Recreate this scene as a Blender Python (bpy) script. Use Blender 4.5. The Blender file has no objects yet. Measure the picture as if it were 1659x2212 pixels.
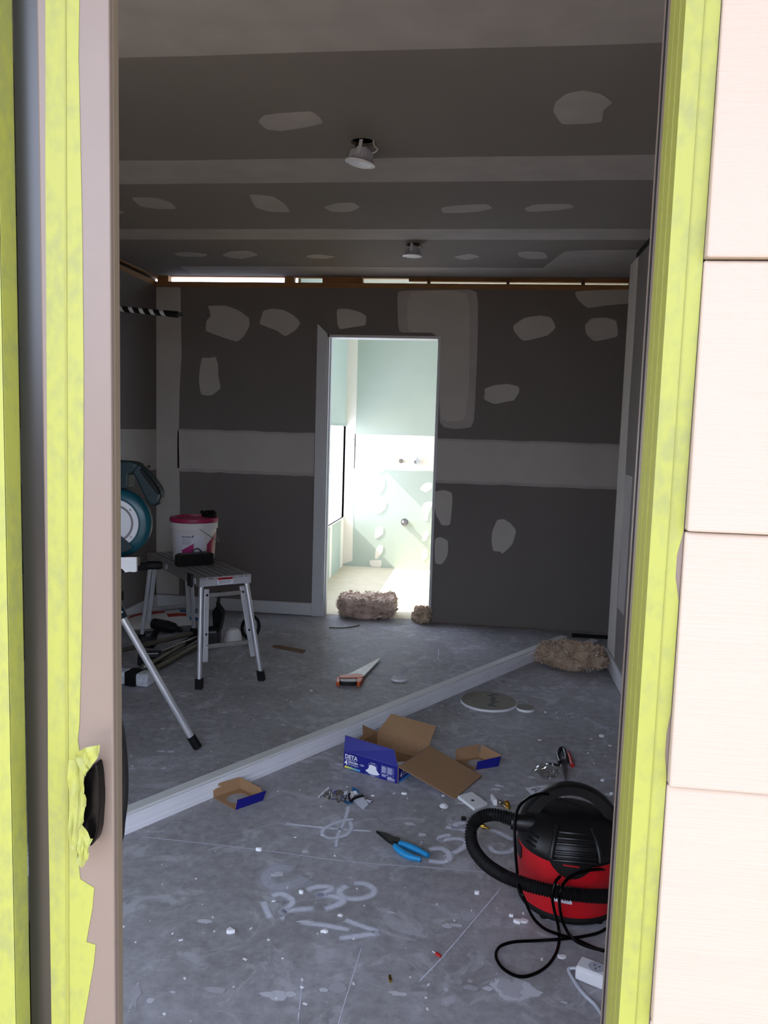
import bpy, bmesh, math, random
from mathutils import Vector, Matrix, noise
random.seed(7)
SC = bpy.context.scene
COL = SC.collection
PI = math.pi
# ---------------------------------------------------------------- camera
cd = bpy.data.cameras.new('camera'); cam = bpy.data.objects.new('camera', cd); COL.objects.link(cam)
cd.sensor_fit = 'HORIZONTAL'; cd.sensor_width = 36.0; cd.lens = 36.89; cd.clip_start = .02; cd.clip_end = 200
cam.matrix_world = Matrix(((0.9919, -0.042546, 0.119683, 0), (0.123415, 0.099915, -0.987312, 0), (0.030048, 0.994086, 0.104356, 1.36), (0, 0, 0, 1)))
SC.camera = cam
# ---------------------------------------------------------------- sky, sun, exposure
w = bpy.data.worlds.new('world'); SC.world = w; w.use_nodes = True
bg = w.node_tree.nodes['Background']; bg.inputs[0].default_value = (.69, .77, 1.0, 1); bg.inputs[1].default_value = 16.5
sd = bpy.data.lights.new('sun', 'SUN'); sd.energy = 27.0; sd.angle = math.radians(.6); sd.color = (1, .93, .82)
sun = bpy.data.objects.new('sun', sd); COL.objects.link(sun)
sun.rotation_euler = Vector((1, .10, -.95)).to_track_quat('-Z', 'Y').to_euler()
SC.view_settings.view_transform = 'Standard'; SC.view_settings.look = 'None'; SC.view_settings.gamma = 1
SC.view_settings.use_curve_mapping = False; SC.view_settings.exposure = -.8

# ---------------------------------------------------------------- materials
def lin(c):
    return tuple((v / 12.92 if v <= .04045 else ((v + .055) / 1.055) ** 2.4) for v in c)
def mat(name, col, rough=.6, metal=0, var=0, scale=8, bump=0, bscale=None, spec=.5, stretch=None, col2=None, trans=0):
    m = bpy.data.materials.new(name); m.use_nodes = True
    nt = m.node_tree; b = nt.nodes['Principled BSDF']
    b.inputs['Roughness'].default_value = rough; b.inputs['Metallic'].default_value = metal
    b.inputs['Specular IOR Level'].default_value = spec
    if trans: b.inputs['Transmission Weight'].default_value = trans
    c = lin(col); b.inputs['Base Color'].default_value = (*c, 1)
    tc = nt.nodes.new('ShaderNodeTexCoord'); mp = nt.nodes.new('ShaderNodeMapping')
    nt.links.new(tc.outputs['Object'], mp.inputs[0])
    if stretch: mp.inputs['Scale'].default_value = stretch
    if var or col2:
        n = nt.nodes.new('ShaderNodeTexNoise'); n.inputs['Scale'].default_value = scale; n.inputs['Detail'].default_value = 6
        nt.links.new(mp.outputs[0], n.inputs[0])
        r = nt.nodes.new('ShaderNodeValToRGB'); r.color_ramp.elements[0].position = .3; r.color_ramp.elements[1].position = .7
        c2 = lin(col2) if col2 else tuple(min(1, v * (1 + var)) for v in c)
        c1 = c if col2 else tuple(v * (1 - var) for v in c)
        r.color_ramp.elements[0].color = (*c1, 1); r.color_ramp.elements[1].color = (*c2, 1)
        nt.links.new(n.outputs[0], r.inputs[0]); nt.links.new(r.outputs[0], b.inputs['Base Color'])
    if bump:
        n2 = nt.nodes.new('ShaderNodeTexNoise'); n2.inputs['Scale'].default_value = bscale or scale * 4; n2.inputs['Detail'].default_value = 5
        nt.links.new(mp.outputs[0], n2.inputs[0])
        bp = nt.nodes.new('ShaderNodeBump'); bp.inputs['Strength'].default_value = bump; bp.inputs['Distance'].default_value = .003
        nt.links.new(n2.outputs[0], bp.inputs['Height']); nt.links.new(bp.outputs[0], b.inputs['Normal'])
    return m

M = {}
M['board'] = mat('plasterboard', (.465, .44, .42), .95, var=.05, scale=1.3, bump=.05, bscale=200)
M['ceilboard'] = mat('ceiling_plasterboard', (.51, .48, .46), .95, var=.06, scale=1.0, bump=.05, bscale=200)
M['stop'] = mat('jointing_compound', (.74, .715, .68), .9, var=.05, scale=5, bump=.1, bscale=60)
M['stop2'] = mat('thin_jointing_compound', (.68, .65, .63), .9, var=.08, scale=7, bump=.1, bscale=60)
M['wetboard'] = mat('green_plasterboard', (.72, .78, .74), .9, var=.04, scale=2)
M['bathstop'] = mat('white_compound', (.95, .94, .90), .85)
M['bathfloor'] = mat('floor_sheet', (.84, .80, .70), .8, var=.06, scale=9)
M['timber'] = mat('pine_framing', (.60, .43, .27), .8, var=.2, scale=6, stretch=(1, 12, 12))
M['paint'] = mat('primed_trim', (.80, .80, .80), .5, var=.02, scale=4)
M['brown'] = mat('brown_powdercoat', (.385, .34, .305), .45, var=.02, scale=30, bump=.03, bscale=500)
M['browndark'] = mat('bronze_edge', (.38, .34, .28), .5)
M['black'] = mat('black_plastic', (.055, .055, .06), .42, var=.1, scale=30)
M['blackgloss'] = mat('gloss_black', (.015, .015, .018), .3, spec=.12)
M['rubber'] = mat('black_rubber', (.045, .045, .045), .7, spec=.3)
M['seal'] = mat('dark_track', (.10, .10, .095), .3, var=.2, scale=5, stretch=(1, 1, .3))
M['alu'] = mat('aluminium', (.86, .87, .89), .38, metal=.55, var=.08, scale=20, stretch=(1, 1, .2))
M['aludull'] = mat('worn_aluminium', (.56, .55, .54), .55, metal=.3, var=.2, scale=25)
M['silver'] = mat('silver_cover', (.78, .79, .82), .4, metal=.35)
M['ringgrey'] = mat('grey_ring', (.42, .41, .43), .5)
M['teal'] = mat('teal_plastic', (.02, .26, .31), .35, var=.08, scale=12)
M['tealdark'] = mat('dark_teal_plastic', (.01, .13, .16), .45)
M['red'] = mat('red_plastic', (.80, .09, .13), .38, var=.06, scale=9, bump=.03, bscale=90)
M['whitepl'] = mat('white_plastic', (.90, .90, .91), .4)
M['greypl'] = mat('pale_grey_plastic', (.72, .73, .77), .45)
M['bucketw'] = mat('bucket_plastic', (.88, .87, .87), .4)
M['pink'] = mat('pink_plastic', (.62, .12, .30), .4)
M['pinkprint'] = mat('magenta_print', (.72, .16, .50), .5)
M['ink'] = mat('dark_ink', (.10, .10, .12), .6)
M['card'] = mat('brown_cardboard', (.63, .49, .36), .9, var=.06, scale=30, stretch=(1, 8, 1))
M['cardblue'] = mat('blue_printed_card', (.06, .08, .50), .45)
M['white'] = mat('white_print', (.93, .94, .97), .6)
M['yellow'] = mat('yellow_print', (.95, .90, .25), .5)
M['lightblue'] = mat('light_blue_print', (.25, .62, .90), .5)
M['paper'] = mat('white_paper', (.88, .89, .93), .8)
M['brass'] = mat('brass', (.80, .66, .32), .25, metal=1)
M['steel'] = mat('steel', (.60, .60, .62), .3, metal=1)
M['steeldark'] = mat('dark_steel', (.16, .16, .17), .4, metal=.7)
M['bladesteel'] = mat('saw_blade_steel', (.66, .66, .65), .45, metal=.5, var=.2, scale=30)
M['orange'] = mat('orange_plastic', (.86, .36, .16), .45)
M['cyan'] = mat('blue_grip', (.12, .55, .78), .4, var=.06, scale=60)
M['redgrip'] = mat('red_grip', (.70, .08, .08), .45)
M['plaster'] = mat('plaster_core', (.93, .93, .94), .9, bump=.4, bscale=150)
M['discface'] = mat('grey_board_face', (.52, .50, .46), .9, var=.06, scale=20)
M['moulding'] = mat('primed_moulding', (.93, .93, .95), .55, var=.04, scale=2, stretch=(3, 3, 3))
M['mouldpale'] = mat('cream_moulding_top', (.86, .86, .85), .55, var=.03, scale=3)
M['insul'] = mat('brown_mineral_wool', (.60, .51, .43), 1, col2=(.80, .71, .61), scale=18, bump=1, bscale=60)
M['insulpink'] = mat('tan_mineral_wool', (.70, .60, .54), 1, col2=(.88, .79, .72), scale=22, bump=1, bscale=70)
M['fibre'] = mat('mineral_wool_strand', (.82, .74, .66), 1)
M['fibredark'] = mat('dark_wool_strand', (.62, .52, .45), 1)
M['khaki'] = mat('dull_tube', (.36, .34, .29), .4, metal=.3, var=.15, scale=20)
M['fleece'] = mat('plastered_pad', (.80, .81, .84), 1, var=.2, scale=60, bump=1, bscale=120)
M['cladding'] = mat('painted_weatherboard', (.58, .53, .475), .6, var=.012, scale=3, stretch=(.6, 1, 14), bump=.25, bscale=30)
M['concreteout'] = mat('sunlit_paving', (.69, .625, .54), .9, var=.05, scale=3)
M['paving'] = mat('pale_paving', (.82, .80, .76), .9, var=.05, scale=3)
M['soffit'] = mat('soffit_lining', (.62, .56, .48), .8)
M['cavity_shade'] = mat('painted_cavity_shade', (.04, .035, .03), 1)  # near-black colour stands in for shade in gaps and roof space
M['tanstick'] = mat('bare_timber', (.46, .34, .26), .8)
M['duskboard'] = mat('printed_sheet', (.80, .78, .76), .6)
M['printred'] = mat('red_print', (.62, .12, .10), .6)
M['printblue'] = mat('blue_print', (.10, .38, .58), .6)

def tape_mat():
    m = mat('yellow_masking_tape', (.80, .85, .42), .6)
    nt = m.node_tree; b = nt.nodes['Principled BSDF']
    tc = nt.nodes.new('ShaderNodeTexCoord'); mp = nt.nodes.new('ShaderNodeMapping'); mp.inputs['Scale'].default_value = (1, 1, .6)
    n = nt.nodes.new('ShaderNodeTexNoise'); n.inputs['Scale'].default_value = 110; n.inputs['Detail'].default_value = 3
    n2 = nt.nodes.new('ShaderNodeTexNoise'); n2.inputs['Scale'].default_value = 9
    mul = nt.nodes.new('ShaderNodeMath'); mul.operation = 'MULTIPLY'
    r = nt.nodes.new('ShaderNodeValToRGB'); r.color_ramp.elements[0].position = .20; r.color_ramp.elements[1].position = .38
    r.color_ramp.elements[0].color = (*lin((.495, .515, .205)), 1); r.color_ramp.elements[1].color = (*lin((.45, .47, .235)), 1)
    nt.links.new(tc.outputs['Object'], mp.inputs[0]); nt.links.new(mp.outputs[0], n.inputs[0]); nt.links.new(tc.outputs['Object'], n2.inputs[0])
    nt.links.new(n.outputs[0], mul.inputs[0]); nt.links.new(n2.outputs[0], mul.inputs[1]); nt.links.new(mul.outputs[0], r.inputs[0])
    nt.links.new(r.outputs[0], b.inputs['Base Color'])
    # slightly translucent crepe paper
    b.inputs['Subsurface Weight'].default_value = 0
    return m
M['tape'] = tape_mat()
M['tape2'] = mat('tape_overlap', (.45, .46, .175), .6, var=.04, scale=60)

def floor_mat():
    m = mat('concrete_slab', (.5, .5, .5), .62)
    nt = m.node_tree; b = nt.nodes['Principled BSDF']; L = nt.links.new
    tc = nt.nodes.new('ShaderNodeTexCoord')
    def nz(s, d, rough=.6, dist=0):
        n = nt.nodes.new('ShaderNodeTexNoise'); n.inputs['Scale'].default_value = s; n.inputs['Detail'].default_value = d
        n.inputs['Roughness'].default_value = rough; n.inputs['Distortion'].default_value = dist; L(tc.outputs['Object'], n.inputs[0]); return n
    def ramp(src, stops):
        r = nt.nodes.new('ShaderNodeValToRGB'); e = r.color_ramp.elements
        e[0].position, e[0].color = stops[0][0], (*lin(stops[0][1]), 1); e[1].position, e[1].color = stops[-1][0], (*lin(stops[-1][1]), 1)
        for p, c in stops[1:-1]:
            k = e.new(p); k.color = (*lin(c), 1)
        L(src, r.inputs[0]); return r
    def mix(f, a, bb, mode='MIX'):
        x = nt.nodes.new('ShaderNodeMix'); x.data_type = 'RGBA'; x.blend_type = mode
        if isinstance(f, float): x.inputs[0].default_value = f
        else: L(f, x.inputs[0])
        L(a, x.inputs[6]); L(bb, x.inputs[7]); return x.outputs[2]
    base = ramp(nz(2.2, 8, .65, .4).outputs[0], [(.30, (.50, .485, .485)), (.48, (.60, .59, .60)), (.68, (.71, .705, .735))])
    fine = ramp(nz(28, 8, .7).outputs[0], [(.32, (.50, .49, .50)), (.68, (.74, .735, .755))])
    c = mix(.5, base.outputs[0], fine.outputs[0])
    # pale dusty smears
    sm = ramp(nz(6.5, 10, .7, 1.2).outputs[0], [(.53, (0, 0, 0)), (.62, (.80, .80, .80))])
    pale = nt.nodes.new('ShaderNodeRGB'); pale.outputs[0].default_value = (*lin((.78, .78, .81)), 1)
    c = mix(sm.outputs[0], c, pale.outputs[0])
    # plaster spots dropped on the slab
    v = nt.nodes.new('ShaderNodeTexVoronoi'); v.inputs['Scale'].default_value = 13; v.inputs['Randomness'].default_value = 1
    wn = nz(40, 3); dsp = nt.nodes.new('ShaderNodeMixRGB'); dsp.inputs[0].default_value = .02; L(tc.outputs['Object'], dsp.inputs[1]); L(wn.outputs['Color'], dsp.inputs[2])
    L(dsp.outputs[0], v.inputs['Vector'])
    g = nz(3.1, 2); sub = nt.nodes.new('ShaderNodeMath'); sub.operation = 'MULTIPLY_ADD'; sub.inputs[1].default_value = -.55; sub.inputs[2].default_value = .30
    L(g.outputs[0], sub.inputs[0]); add = nt.nodes.new('ShaderNodeMath'); add.operation = 'SUBTRACT'; L(sub.outputs[0], add.inputs[0]); L(v.outputs['Distance'], add.inputs[1])
    mr = nt.nodes.new('ShaderNodeMapRange'); mr.inputs[1].default_value = 0; mr.inputs[2].default_value = .03; mr.inputs[4].default_value = .7; L(add.outputs[0], mr.inputs[0])
    wh = nt.nodes.new('ShaderNodeRGB'); wh.outputs[0].default_value = (*lin((.83, .83, .86)), 1)
    c = mix(mr.outputs[0], c, wh.outputs[0])
    # brown grime
    gr = ramp(nz(4.4, 6, .6, .8).outputs[0], [(.56, (0, 0, 0)), (.74, (.5, .5, .5))])
    br = nt.nodes.new('ShaderNodeRGB'); br.outputs[0].default_value = (*lin((.50, .47, .46)), 1)
    c = mix(gr.outputs[0], c, br.outputs[0])
    L(c, b.inputs['Base Color'])
    bp = nt.nodes.new('ShaderNodeBump'); bp.inputs['Strength'].default_value = .25; bp.inputs['Distance'].default_value = .002
    L(nz(60, 8, .7).outputs[0], bp.inputs['Height']); L(bp.outputs[0], b.inputs['Normal'])
    b.inputs['Specular IOR Level'].default_value = .4
    return m
M['floor'] = floor_mat()

def clear_mat(name, tint, f=.25, rough=.05):
    m = bpy.data.materials.new(name); m.use_nodes = True; nt = m.node_tree; nt.nodes.clear()
    o = nt.nodes.new('ShaderNodeOutputMaterial'); t = nt.nodes.new('ShaderNodeBsdfTransparent'); t.inputs[0].default_value = (*tint, 1)
    g = nt.nodes.new('ShaderNodeBsdfGlossy'); g.inputs['Roughness'].default_value = rough
    fr = nt.nodes.new('ShaderNodeFresnel'); fr.inputs[0].default_value = 1.45
    ad = nt.nodes.new('ShaderNodeMath'); ad.operation = 'ADD'; ad.inputs[1].default_value = f; ad.use_clamp = True
    mx = nt.nodes.new('ShaderNodeMixShader'); nt.links.new(fr.outputs[0], ad.inputs[0]); nt.links.new(ad.outputs[0], mx.inputs[0])
    nt.links.new(t.outputs[0], mx.inputs[1]); nt.links.new(g.outputs[0], mx.inputs[2]); nt.links.new(mx.outputs[0], o.inputs[0])
    return m
M['glass'] = clear_mat('window_glass', (.85, .88, .86), 0, .02)
M['clear'] = clear_mat('clear_film', (.93, .93, .95), .06, .12)

def spray_mat(name, col, k):
    m = bpy.data.materials.new(name); m.use_nodes = True; nt = m.node_tree; b = nt.nodes['Principled BSDF']
    b.inputs['Base Color'].default_value = (*lin(col), 1); b.inputs['Roughness'].default_value = .9
    o = nt.nodes['Material Output']; t = nt.nodes.new('ShaderNodeBsdfTransparent'); mx = nt.nodes.new('ShaderNodeMixShader')
    at = nt.nodes.new('ShaderNodeAttribute'); at.attribute_name = 'cover'
    tc = nt.nodes.new('ShaderNodeTexCoord'); n = nt.nodes.new('ShaderNodeTexNoise'); n.inputs['Scale'].default_value = 90; n.inputs['Detail'].default_value = 4
    nt.links.new(tc.outputs['Object'], n.inputs[0])
    ad = nt.nodes.new('ShaderNodeMapRange'); ad.inputs[1].default_value = .25; ad.inputs[2].default_value = .6; ad.inputs[3].default_value = .78; ad.inputs[4].default_value = 1
    nt.links.new(n.outputs[0], ad.inputs[0])
    mu = nt.nodes.new('ShaderNodeMath'); mu.operation = 'MULTIPLY'; nt.links.new(at.outputs['Fac'], mu.inputs[0]); nt.links.new(ad.outputs[0], mu.inputs[1])
    m2 = nt.nodes.new('ShaderNodeMath'); m2.operation = 'MULTIPLY'; m2.inputs[1].default_value = k; nt.links.new(mu.outputs[0], m2.inputs[0])
    nt.links.new(m2.outputs[0], mx.inputs[0]); nt.links.new(t.outputs[0], mx.inputs[1]); nt.links.new(b.outputs[0], mx.inputs[2]); nt.links.new(mx.outputs[0], o.inputs[0])
    return m
M['spray'] = spray_mat('white_spray_paint', (.90, .91, .96), .9)
M['chalk'] = spray_mat('faint_chalk', (.87, .87, .93), .45)

# ---------------------------------------------------------------- mesh helpers
def thing(name, label, cat, loc=(0, 0, 0), group=None, kind=None):
    o = bpy.data.objects.new(name, None); COL.objects.link(o); o.location = loc; o.empty_display_size = .05
    return tag(o, label, cat, group, kind)
def tag(o, label=None, cat=None, group=None, kind=None):
    if label: o['label'] = label
    if cat: o['category'] = cat
    if group: o['group'] = group
    if kind: o['kind'] = kind
    return o
def root_loc(p):
    v = Vector((0, 0, 0))
    while p is not None: v = v + p.location; p = p.parent
    return v
class MB:
    def __init__(s): s.v = []; s.f = []; s.mi = []
    def add(s, vs, fs, mi=0):
        n = len(s.v); s.v += [tuple(v) for v in vs]; s.f += [tuple(i + n for i in f) for f in fs]; s.mi += [mi] * len(fs); return s
    def box(s, x0, x1, y0, y1, z0, z1, mi=0):
        return s.add([(x0, y0, z0), (x1, y0, z0), (x1, y1, z0), (x0, y1, z0), (x0, y0, z1), (x1, y0, z1), (x1, y1, z1), (x0, y1, z1)],
                     [(0, 3, 2, 1), (4, 5, 6, 7), (0, 1, 5, 4), (1, 2, 6, 5), (2, 3, 7, 6), (3, 0, 4, 7)], mi)
    def obox(s, c, ax, ay, az, mi=0):      # box from centre and three half vectors
        c, ax, ay, az = map(Vector, (c, ax, ay, az))
        P_ = [c + ax * i + ay * j + az * k for k in (-1, 1) for i, j in ((-1, -1), (1, -1), (1, 1), (-1, 1))]
        return s.add(P_, [(0, 3, 2, 1), (4, 5, 6, 7), (0, 1, 5, 4), (1, 2, 6, 5), (2, 3, 7, 6), (3, 0, 4, 7)], mi)
    def bar(s, a, b, wd, ht, up=(0, 0, 1), mi=0):
        a, b = Vector(a), Vector(b); d = (b - a).normalized(); sd_ = d.cross(Vector(up)).normalized(); u = sd_.cross(d)
        return s.obox((a + b) / 2, (b - a) / 2, sd_ * wd / 2, u * ht / 2, mi)
    def tube(s, path, r, n=12, mi=0, cap=True):
        path = [Vector(p) for p in path]; rr = r if callable(r) else (lambda t: r)
        t0 = (path[1] - path[0]).normalized(); a = Vector((0, 0, 1)) if abs(t0.z) < .9 else Vector((1, 0, 0))
        u = t0.cross(a).normalized(); rings = []
        for i, p in enumerate(path):
            t = (path[min(i + 1, len(path) - 1)] - path[max(i - 1, 0)]).normalized()
            u = (u - t * u.dot(t)).normalized(); v = t.cross(u); R_ = rr(i / (len(path) - 1))
            rings.append([p + (u * math.cos(2 * PI * k / n) + v * math.sin(2 * PI * k / n)) * R_ for k in range(n)])
        vs = [q for g in rings for q in g]; fs = []
        for i in range(len(rings) - 1):
            for k in range(n): fs.append((i * n + k, i * n + (k + 1) % n, (i + 1) * n + (k + 1) % n, (i + 1) * n + k))
        if cap: fs.append(tuple(range(n))[::-1]); fs.append(tuple((len(rings) - 1) * n + k for k in range(n)))
        return s.add(vs, fs, mi)
    def lathe(s, prof, c=(0, 0, 0), n=32, axis=(0, 0, 1), mi=0, sx=1, cap=True):
        c = Vector(c); z = Vector(axis).normalized(); a = Vector((1, 0, 0)) if abs(z.x) < .9 else Vector((0, 1, 0))
        x = (a - z * a.dot(z)).normalized(); y = z.cross(x); vs = []
        for r, h in prof:
            for k in range(n): vs.append(c + x * (r * sx * math.cos(2 * PI * k / n)) + y * (r * math.sin(2 * PI * k / n)) + z * h)
        fs = []
        for i in range(len(prof) - 1):
            for k in range(n): fs.append((i * n + k, i * n + (k + 1) % n, (i + 1) * n + (k + 1) % n, (i + 1) * n + k))
        if cap:
            if prof[0][0] > 1e-5: fs.append(tuple(range(n))[::-1])
            if prof[-1][0] > 1e-5: fs.append(tuple((len(prof) - 1) * n + k for k in range(n)))
        return s.add(vs, fs, mi)
    def prism(s, pts, off, mi=0):          # planar loop of 3D points pushed along off
        n = len(pts); off = Vector(off); a = [Vector(p) for p in pts]; b = [p + off for p in a]
        fs = [tuple(range(n)), tuple(range(2 * n - 1, n - 1, -1))] + [(i, i + n, (i + 1) % n + n, (i + 1) % n) for i in range(n)]
        return s.add(a + b, fs, mi)
    def build(s, name, m, parent=None, smooth=False, bev=0, sub=0, label=None, kind=None, angle=35, recalc=True, base=None):
        me = bpy.data.meshes.new(name)
        if parent is not None: o0 = root_loc(parent)
        elif base is not None: o0 = Vector(base)
        else:
            xs = [v[0] for v in s.v]; ys = [v[1] for v in s.v]; zs = [v[2] for v in s.v]
            o0 = Vector(((min(xs) + max(xs)) / 2, (min(ys) + max(ys)) / 2, min(zs)))
        me.from_pydata([(v[0] - o0.x, v[1] - o0.y, v[2] - o0.z) for v in s.v], [], s.f)
        for mm in (m if isinstance(m, (list, tuple)) else [m]): me.materials.append(mm)
        for p, i in zip(me.polygons, s.mi): p.material_index = i
        if recalc:
            bm = bmesh.new(); bm.from_mesh(me); bmesh.ops.recalc_face_normals(bm, faces=bm.faces); bm.to_mesh(me); bm.free()
        if smooth:
            me.polygons.foreach_set('use_smooth', [True] * len(me.polygons))
            try: me.set_sharp_from_angle(angle=math.radians(angle))
            except Exception: pass
        me.update()
        o = bpy.data.objects.new(name, me); COL.objects.link(o)
        if parent is not None: o.parent = parent
        else: o.location = o0
        if bev:
            b = o.modifiers.new('bevel', 'BEVEL'); b.width = bev; b.segments = 2; b.limit_method = 'ANGLE'; b.angle_limit = math.radians(40)
        if sub:
            b = o.modifiers.new('sub', 'SUBSURF'); b.levels = sub; b.render_levels = sub
        if label: o['label'] = label
        if kind: o['kind'] = kind
        return o
def curve(pts, n=6, closed=False):          # Catmull-Rom
    P_ = [Vector(p) for p in pts]; out = []; N = len(P_)
    g = (lambda i: P_[i % N]) if closed else (lambda i: P_[max(0, min(N - 1, i))])
    for i in range(N if closed else N - 1):
        a, b, c, d = g(i - 1), g(i), g(i + 1), g(i + 2)
        for k in range(n):
            t = k / n; out.append(.5 * ((2 * b) + (c - a) * t + (2 * a - 5 * b + 4 * c - d) * t * t + (3 * b - a - 3 * c + d) * t ** 3))
    if not closed: out.append(P_[-1])
    return out
def bz(prof):                               # closed 2D loop, slightly rounded corners
    out = []; n = len(prof)
    for i in range(n):
        a, b, c = (Vector(prof[i - 1]), Vector(prof[i]), Vector(prof[(i + 1) % n]))
        out += [b.lerp(a, .28), b.lerp(a, .1).lerp(b.lerp(c, .1), .5), b.lerp(c, .28)]
    return out
FONT = {}
def text_mb(s, size, origin, ux, uy, bold=0, mb=None, lift=(0, 0, 0)):
    """flat lettering laid on a plane: origin = lower left, ux / uy = unit vectors"""
    c = bpy.data.curves.new('t', 'FONT'); c.body = s; c.size = size; c.offset = bold; c.resolution_u = 2
    o = bpy.data.objects.new('t', c); me = bpy.data.meshes.new_from_object(o)
    origin, ux, uy = Vector(origin), Vector(ux), Vector(uy)
    mb = mb or MB(); mb.add([origin + ux * v.co.x + uy * v.co.y + Vector(lift) for v in me.vertices], [tuple(p.vertices) for p in me.polygons])
    bpy.data.objects.remove(o); bpy.data.curves.remove(c); bpy.data.meshes.remove(me)
    return mb
def struct(o): o['kind'] = 'structure'; return o
T = .0015
def patch_B(loop, Y, parent, m, name='compound_patch', round_=True, t=T):
    L_ = bz(loop) if round_ else [Vector(p) for p in loop]
    MB().prism([(p[0], Y - t, p[1]) for p in L_], (0, t + .0005, 0)).build(name, m, parent)
PC = [0]
def patch_C(loop, parent, m, name='compound_patch', round_=True, Z=2.4):
    PC[0] += 1; T = .0015 + PC[0] * .00006
    L_ = bz(loop) if round_ else [Vector(p) for p in loop]
    MB().prism([(p[0], p[1], Z - T) for p in L_], (0, 0, T + .0005)).build(name, m, parent)

# ================================================================ ROOM SHELL
# key planes: facade Y .75, back wall Y 5.5, right wall X .80, left wall X -2.35, ceiling Z 2.4, far room Y 5.62-7.6
floor = struct(MB().box(-2.6, 2.6, .72, 5.56, -.12, 0).build('floor', M['floor'], base=(0, 0, 0)))
floor['label'] = 'bare grey concrete slab floor with spray paint marks'

# ceiling with two round cut-outs for the downlights
def plate_with_holes(x0, x1, y0, y1, z0, z1, holes, name, m):
    bm = bmesh.new(); ed = []
    def loop(pts):
        vs = [bm.verts.new((p[0], p[1], z0)) for p in pts]
        for i in range(len(vs)): ed.append(bm.edges.new((vs[i], vs[(i + 1) % len(vs)])))
    loop([(x0, y0), (x1, y0), (x1, y1), (x0, y1)])
    for cx, cy, r in holes: loop([(cx + r * math.cos(2 * PI * k / 24), cy + r * math.sin(2 * PI * k / 24)) for k in range(24)])
    bmesh.ops.triangle_fill(bm, use_beauty=True, edges=ed)
    r = bmesh.ops.extrude_face_region(bm, geom=bm.faces[:]); bmesh.ops.translate(bm, verts=[g for g in r['geom'] if isinstance(g, bmesh.types.BMVert)], vec=(0, 0, z1 - z0))
    bmesh.ops.recalc_face_normals(bm, faces=bm.faces)
    me = bpy.data.meshes.new(name); bm.to_mesh(me); bm.free(); me.materials.append(m)
    o = bpy.data.objects.new(name, me); COL.objects.link(o); return o
LIGHTS = [(-0.4772,2.9661,2.4), (-0.4298,4.5559,2.4)]
ceiling = struct(plate_with_holes(-2.6, 2.6, .8, 5.50, 2.4, 2.413, [(p[0], p[1], .045) for p in LIGHTS], 'ceiling', M['ceilboard']))
ceiling['label'] = 'dark plasterboard ceiling with pale joint bands'
roof = struct(MB().box(-2.7, 2.7, .7, 5.75, 2.62, 2.66).build('ceiling', M['cavity_shade'])); roof['label'] = 'dark roof space above the ceiling board'
for x in (-2.2, -1.6, -1.0, -.4, .2, .8, 1.4, 2.0):
    MB().box(x, x + .045, .9, 5.45, 2.43, 2.60).build('joist', M['timber'], roof)
struct(MB().box(-2.7, -2.62, .7, 5.75, 2.413, 2.62).box(2.62, 2.7, .7, 5.75, 2.413, 2.62).box(-2.62, 2.62, .7, .78, 2.413, 2.62).build('trim_1', M['cavity_shade']))
# joint bands
def band_C(y0, y1, x0=-2.34, x1=.80):
    pts = []; n = 24
    for i in range(n + 1): x = x0 + (x1 - x0) * i / n; pts.append((x, y0 + .006 * noise.noise((x * 3, y0, 0))))
    for i in range(n, -1, -1): x = x0 + (x1 - x0) * i / n; pts.append((x, y1 + .006 * noise.noise((x * 3, y1, 5))))
    patch_C(pts, ceiling, M['stop2'], 'joint_band', False)
band_C(1.92, 2.27, -2.34, 1.6); band_C(3.13, 3.42, -2.34, .8); band_C(4.20, 4.43, -2.34, 1.2); band_C(5.16, 5.44, -2.05, 1.5)
CZ = [
 [(-0.81,2.749),(-0.775,2.701),(-0.719,2.688),(-0.606,2.677),(-0.588,2.715),(-0.585,2.774),(-0.652,2.807),(-0.75,2.84),(-0.8,2.824)],
 [(0.182,2.709),(0.184,2.64),(0.209,2.582),(0.258,2.556),(0.314,2.582),(0.362,2.645),(0.34,2.706),(0.351,2.806),(0.291,2.818),(0.221,2.822)],
 [(-1.094,3.579),(-0.99,3.611),(-0.964,3.739),(-0.974,3.88),(-1.077,3.866),(-1.125,3.791)],
 [(-0.794,3.792),(-0.715,3.723),(-0.632,3.724),(-0.618,3.798),(-0.681,3.875),(-0.767,3.874)],
 [(-0.236,3.803),(-0.159,3.772),(-0.021,3.749),(0.005,3.823),(-0.067,3.881),(-0.235,3.906)],
 [(0.147,3.825),(0.195,3.757),(0.357,3.759),(0.373,3.812),(0.305,3.86),(0.168,3.884)],
 [(-1.67,3.616),(-1.549,3.635),(-1.511,3.708),(-1.526,3.814),(-1.611,3.813),(-1.692,3.771)],
 [(-1.918,3.809),(-1.84,3.827),(-1.818,3.873),(-1.88,3.91),(-1.947,3.897)],
 [(-1.926,4.771),(-1.826,4.743),(-1.723,4.798),(-1.76,4.877),(-1.936,4.864)],
 [(-1.643,4.824),(-1.556,4.721),(-1.437,4.701),(-1.403,4.82),(-1.542,4.929),(-1.606,4.902)],
 [(-1.12,4.843),(-1.031,4.788),(-0.923,4.851),(-1.005,4.919),(-1.099,4.905)],
 [(-0.222,4.851),(-0.116,4.749),(-0.051,4.848),(-0.149,4.939)],
 [(0.156,4.732),(0.214,4.693),(0.315,4.724),(0.345,4.888),(0.24,4.904),(0.171,4.844)]]
for c in CZ: patch_C(c, ceiling, M['stop2'])
patch_C([(.32, 5.24), (.42, 4.68), (.60, 4.66), (.82, 4.66), (1.3, 4.66), (1.3, 5.42), (.35, 5.42)], ceiling, M['stop2'])

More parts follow.
